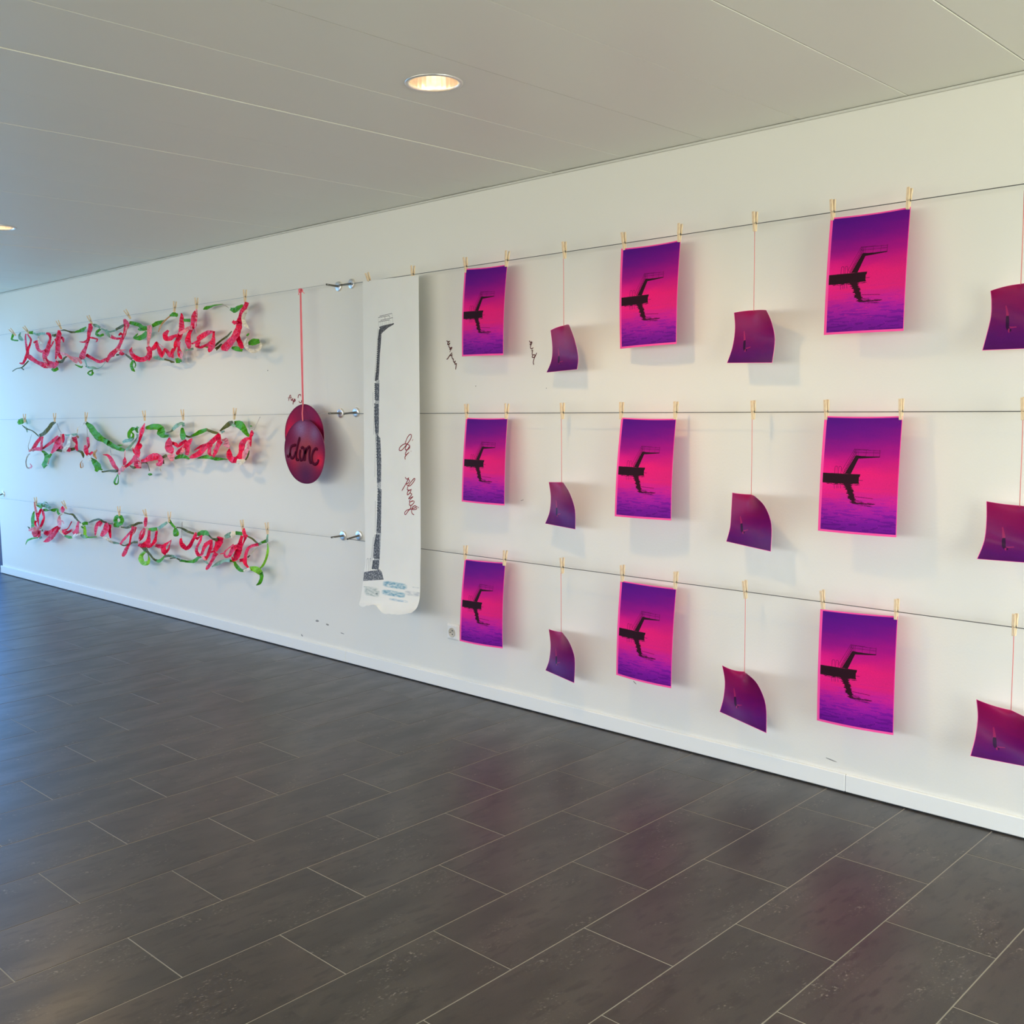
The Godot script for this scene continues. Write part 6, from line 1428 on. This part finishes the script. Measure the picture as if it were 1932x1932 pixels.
func build_discs() -> void:
	var t := thing("hanging_discs", "pair of overlapping dark red painted discs reading donc, on a pink cord", "hanging artwork")
	disc("painted_disc", DISCS[0], DISCS[1], DISCS[2], DISCS[3], DISCS[4], M.disc_back, t).set_meta("label", "rear crimson disc")
	disc("painted_disc", DISCS[5], DISCS[6], DISCS[7], DISCS[8], DISCS[9], M.disc_front, t).set_meta("label", "front disc with the word donc")
	var st := begin(true)
	for s in DONC:
		var pts: Array = []
		for p in pairs(s, 1):
			pts.append(Vector3(p.x, p.y, DISCS[7] + 0.0026))
		add_ink(st, curve(pts, 4), 0.0165)
	obj("lettering", st, M.donc, t)
	var a := Vector3(CORD[0], CORD[1], CORD[2]); var b := Vector3(CORD[3], CORD[4], CORD[5]); var c := Vector3(CORD[6], CORD[7], CORD[8])
	for dx in [-0.0045, 0.0045]:
		obj("cord", tube([a + Vector3(dx * 0.6, 0, 0), a.lerp(b, 0.5) + Vector3(dx * 1.3, 0, 0), b + Vector3(dx * 0.7, 0, 0)], 0.0030, 8), M.cord, t)
	obj("cord", tube([b, b.lerp(c, 0.5) + Vector3(0, 0, 0.004), c + Vector3(0, 0.002, 0)], 0.0034, 8), M.cord, t)
	st = begin(true)
	for k in 3:
		var loop: Array = []
		for i in 13:
			var f := TAU * i / 12.0
			loop.append(a + Vector3((k - 1) * 0.005 + 0.002 * cos(f * 2.0), 0.009 * sin(f), 0.009 * cos(f)))
		add_tube(st, loop, 0.0035, 7)
	add_tube(st, [a, a + Vector3(0.02, -0.006, 0.004), a + Vector3(0.042, -0.020, 0.004)], 0.002, 6)
	add_tube(st, [a, a + Vector3(-0.012, -0.012, 0.004), a + Vector3(-0.014, -0.024, 0.004)], 0.002, 6)
	obj("knot", st, M.cord, t)

func build_garlands() -> void:
	var says := ["upper garland of crumpled red letters and green strips, longest letters at its right", "middle garland of red letters hung below wide green leaf-like strips", "lower sloping garland of thin red letters with a green ring on top"]
	var part := {"r": "red_letter_strip", "g": "green_strip", "m": "mint_foil_strip", "p": "pink_foil_strip", "c": "cream_strip", "t": "thread", "b": "dark_green_strip", "l": "lime_strip", "o": "tan_strip"}
	for i in 3:
		var t := thing("letter_garland", says[i], "garland", Vector3.ZERO, "red paper letter garlands")
		for q in GARLANDS[i]:
			var k: String = q[0]
			var zb: float = q[1]; var ph: float = q[2]
			var A: Array = []
			var B: Array = []
			for n in range(3, q.size(), 4):
				var s := (n - 3) / 4
				var z := zb + 0.010 * sin(ph + 1.3 * s)
				var tw := 0.006 * sin(ph * 2.0 + 0.9 * s)
				A.append(Vector3(q[n], q[n + 1], z + tw))
				B.append(Vector3(q[n + 2], q[n + 3], z - tw))
			A = curve(A, 4); B = curve(B, 4)
			var st := begin()
			var C: Array = []
			for n in A.size():
				var mid: Vector3 = ((A[n] as Vector3) + (B[n] as Vector3)) / 2.0
				var half: Vector3 = (A[n] as Vector3) - mid
				var wide := 1.06 + rng.randf_range(-0.10, 0.10)
				A[n] = mid + half * wide
				B[n] = mid - half * (1.06 + rng.randf_range(-0.10, 0.10))
				var crease := minf(0.006, half.length() * 0.35)
				C.append(mid + half * rng.randf_range(-0.25, 0.25) + Vector3(0, 0, rng.randf_range(-1.0, 1.0) * crease))
			var dn := Vector3(0, 0, -0.0010)
			for n in A.size() - 1:
				quad(st, A[n], A[n + 1], C[n + 1], C[n]); quad(st, C[n], C[n + 1], B[n + 1], B[n])
				quad(st, A[n + 1] + dn, A[n] + dn, C[n] + dn, C[n + 1] + dn); quad(st, C[n + 1] + dn, C[n] + dn, B[n] + dn, B[n + 1] + dn)
				quad(st, A[n] + dn, A[n + 1] + dn, A[n + 1], A[n]); quad(st, B[n], B[n + 1], B[n + 1] + dn, B[n] + dn)
			var look := "foil_" + k
			if k == "r" and rng.randf() < 0.35: look = "foil_s"
			obj(part[k], st, M[look], t)

func build_outlet() -> void:
	var t := thing("wall_socket", "white square power socket low on the wall beside the lowest first print", "socket", Vector3(-3.846, 0.309, 0.0))
	obj("backplate", box(Vector3(-0.043, -0.041, 0.0), Vector3(0.043, 0.041, 0.013), 0.005), M.plastic, t)
	obj("cover", box(Vector3(-0.035, -0.033, 0.010), Vector3(0.035, 0.033, 0.0175), 0.002), M.plastic, t)
	var xf := Transform3D(Basis(Vector3(1, 0, 0), PI / 2), Vector3(0.0, -0.002, 0.005))
	var st := begin(true)
	add_lathe(st, [Vector2(0.0, 0.0129), Vector2(0.0195, 0.0129), Vector2(0.0215, 0.0152), Vector2(0.0235, 0.0152), Vector2(0.0245, 0.0120)], 36, xf)
	obj("well", st, M.socket, t)
	for s in [-1.0, 1.0]:
		st = begin(true)
		add_lathe(st, [Vector2(0.0034, 0.0128), Vector2(0.0034, 0.0133), Vector2(0.0, 0.0133)], 14, Transform3D(Basis(Vector3(1, 0, 0), PI / 2), Vector3(0.003, -0.002 + 0.0095 * s, 0.005)))
		obj("pin_hole", st, M.hole, t)
	st = begin(true)
	add_lathe(st, [Vector2(0.0024, 0.012), Vector2(0.0024, 0.020), Vector2(0.0, 0.021)], 12, Transform3D(Basis(Vector3(1, 0, 0), PI / 2), Vector3(-0.009, -0.002, 0.005)))
	obj("earth_pin", st, M.spring, t)

const GLOW := 1.8
const LAMP := 0.9

func area(called: String, at: Vector3, turn: float, tilt: float, size: Vector2, color: Color, energy: float) -> void:
	var l := AreaLight3D.new()
	l.area_size = size
	l.area_normalize_energy = false
	l.light_color = color
	l.light_energy = energy
	l.area_range = 30.0
	l.area_attenuation = 2.0
	l.shadow_enabled = true
	l.position = at
	l.rotation_degrees = Vector3(tilt, turn, 0.0)
	l.name = called
	add_child(l, true)

func _ready() -> void:
	rng.seed = 20240611
	var cam := Camera3D.new()
	cam.name = "camera"
	add_child(cam)
	cam.transform = Transform3D(Basis(Vector3(0.7229576,-0.0133536,-0.6907633), Vector3(-0.0603679,0.9947683,-0.0824119), Vector3(0.6882499,0.1012803,0.7183692)), Vector3(0.0, 1.4526, 3.5775))
	view = cam.transform
	cam.fov = 52.2403
	cam.near = 0.05
	cam.far = 200.0
	cam.current = true
	var sky_mat := ProceduralSkyMaterial.new()
	sky_mat.sky_top_color = c8(51, 121, 236)
	sky_mat.sky_horizon_color = c8(101, 170, 250)
	sky_mat.sky_curve = 0.2
	sky_mat.ground_horizon_color = c8(112, 120, 128)
	sky_mat.ground_bottom_color = c8(84, 86, 86)
	sky_mat.sky_energy_multiplier = 1.0
	var sky := Sky.new()
	sky.sky_material = sky_mat
	var env := Environment.new()
	env.background_mode = Environment.BG_SKY
	env.sky = sky
	env.background_energy_multiplier = 3.1
	env.tonemap_mode = Environment.TONE_MAPPER_LINEAR
	env.tonemap_exposure = 1.0
	env.sdfgi_enabled = true
	env.ssao_enabled = true
	env.ssil_enabled = true
	var we := WorldEnvironment.new()
	we.name = "environment"
	we.environment = env
	add_child(we)
	# daylight entering through the three glazed openings
	area("daylight_left", Vector3(-10.12, 1.10, 2.2), -90.0, 0.0, Vector2(4.2, 2.15), Color(0.573, 0.844, 1.000), 0.660)
	area("daylight_right", Vector3(X1 - 0.02, 1.20, 1.9), 90.0, -25.0, Vector2(3.2, 2.2), Color(0.953, 1.000, 0.913), 1.505)
	area("paving_light_right", Vector3(X1 - 0.02, 1.20, 1.9), 90.0, 30.0, Vector2(3.2, 2.2), Color(1.000, 1.000, 0.861), 1.400)
	area("daylight_front", Vector3(-3.7, 1.53, Z1 - 0.03), 0.0, -30.0, Vector2(11.0, 1.4), Color(0.919, 1.000, 1.000), 0.970)
	area("paving_light_front", Vector3(-3.7, 1.53, Z1 - 0.03), 0.0, 30.0, Vector2(11.0, 1.4), Color(1.000, 0.885, 0.671), 1.030)
	materials()
	build_floor()
	build_shell()
	downlight("round recessed chrome downlight in the ceiling above the scroll and prints", Vector3(-2.543, H, 1.255))
	downlight("round recessed chrome downlight cut by the left edge of the picture", Vector3(-6.144, H, 1.255))
	downlight("round recessed chrome downlight farther along the ceiling toward the right window", Vector3(1.057, H, 1.255))
	build_wires()
	build_prints()
	build_cards()
	build_scroll()
	build_discs()
	build_garlands()
	build_outlet()
	wall_script("short red handwritten word left of the first print on the top wire", SCRIPT_A, 0.0045, M.ink_dark)
	wall_script("short red handwritten word left of the first diver card, top wire", SCRIPT_B, 0.0038, M.ink_dark)
	wall_script("tiny red handwritten letters just above the painted discs", SCRIPT_C, 0.0050, M.ink)
	build_pegs()
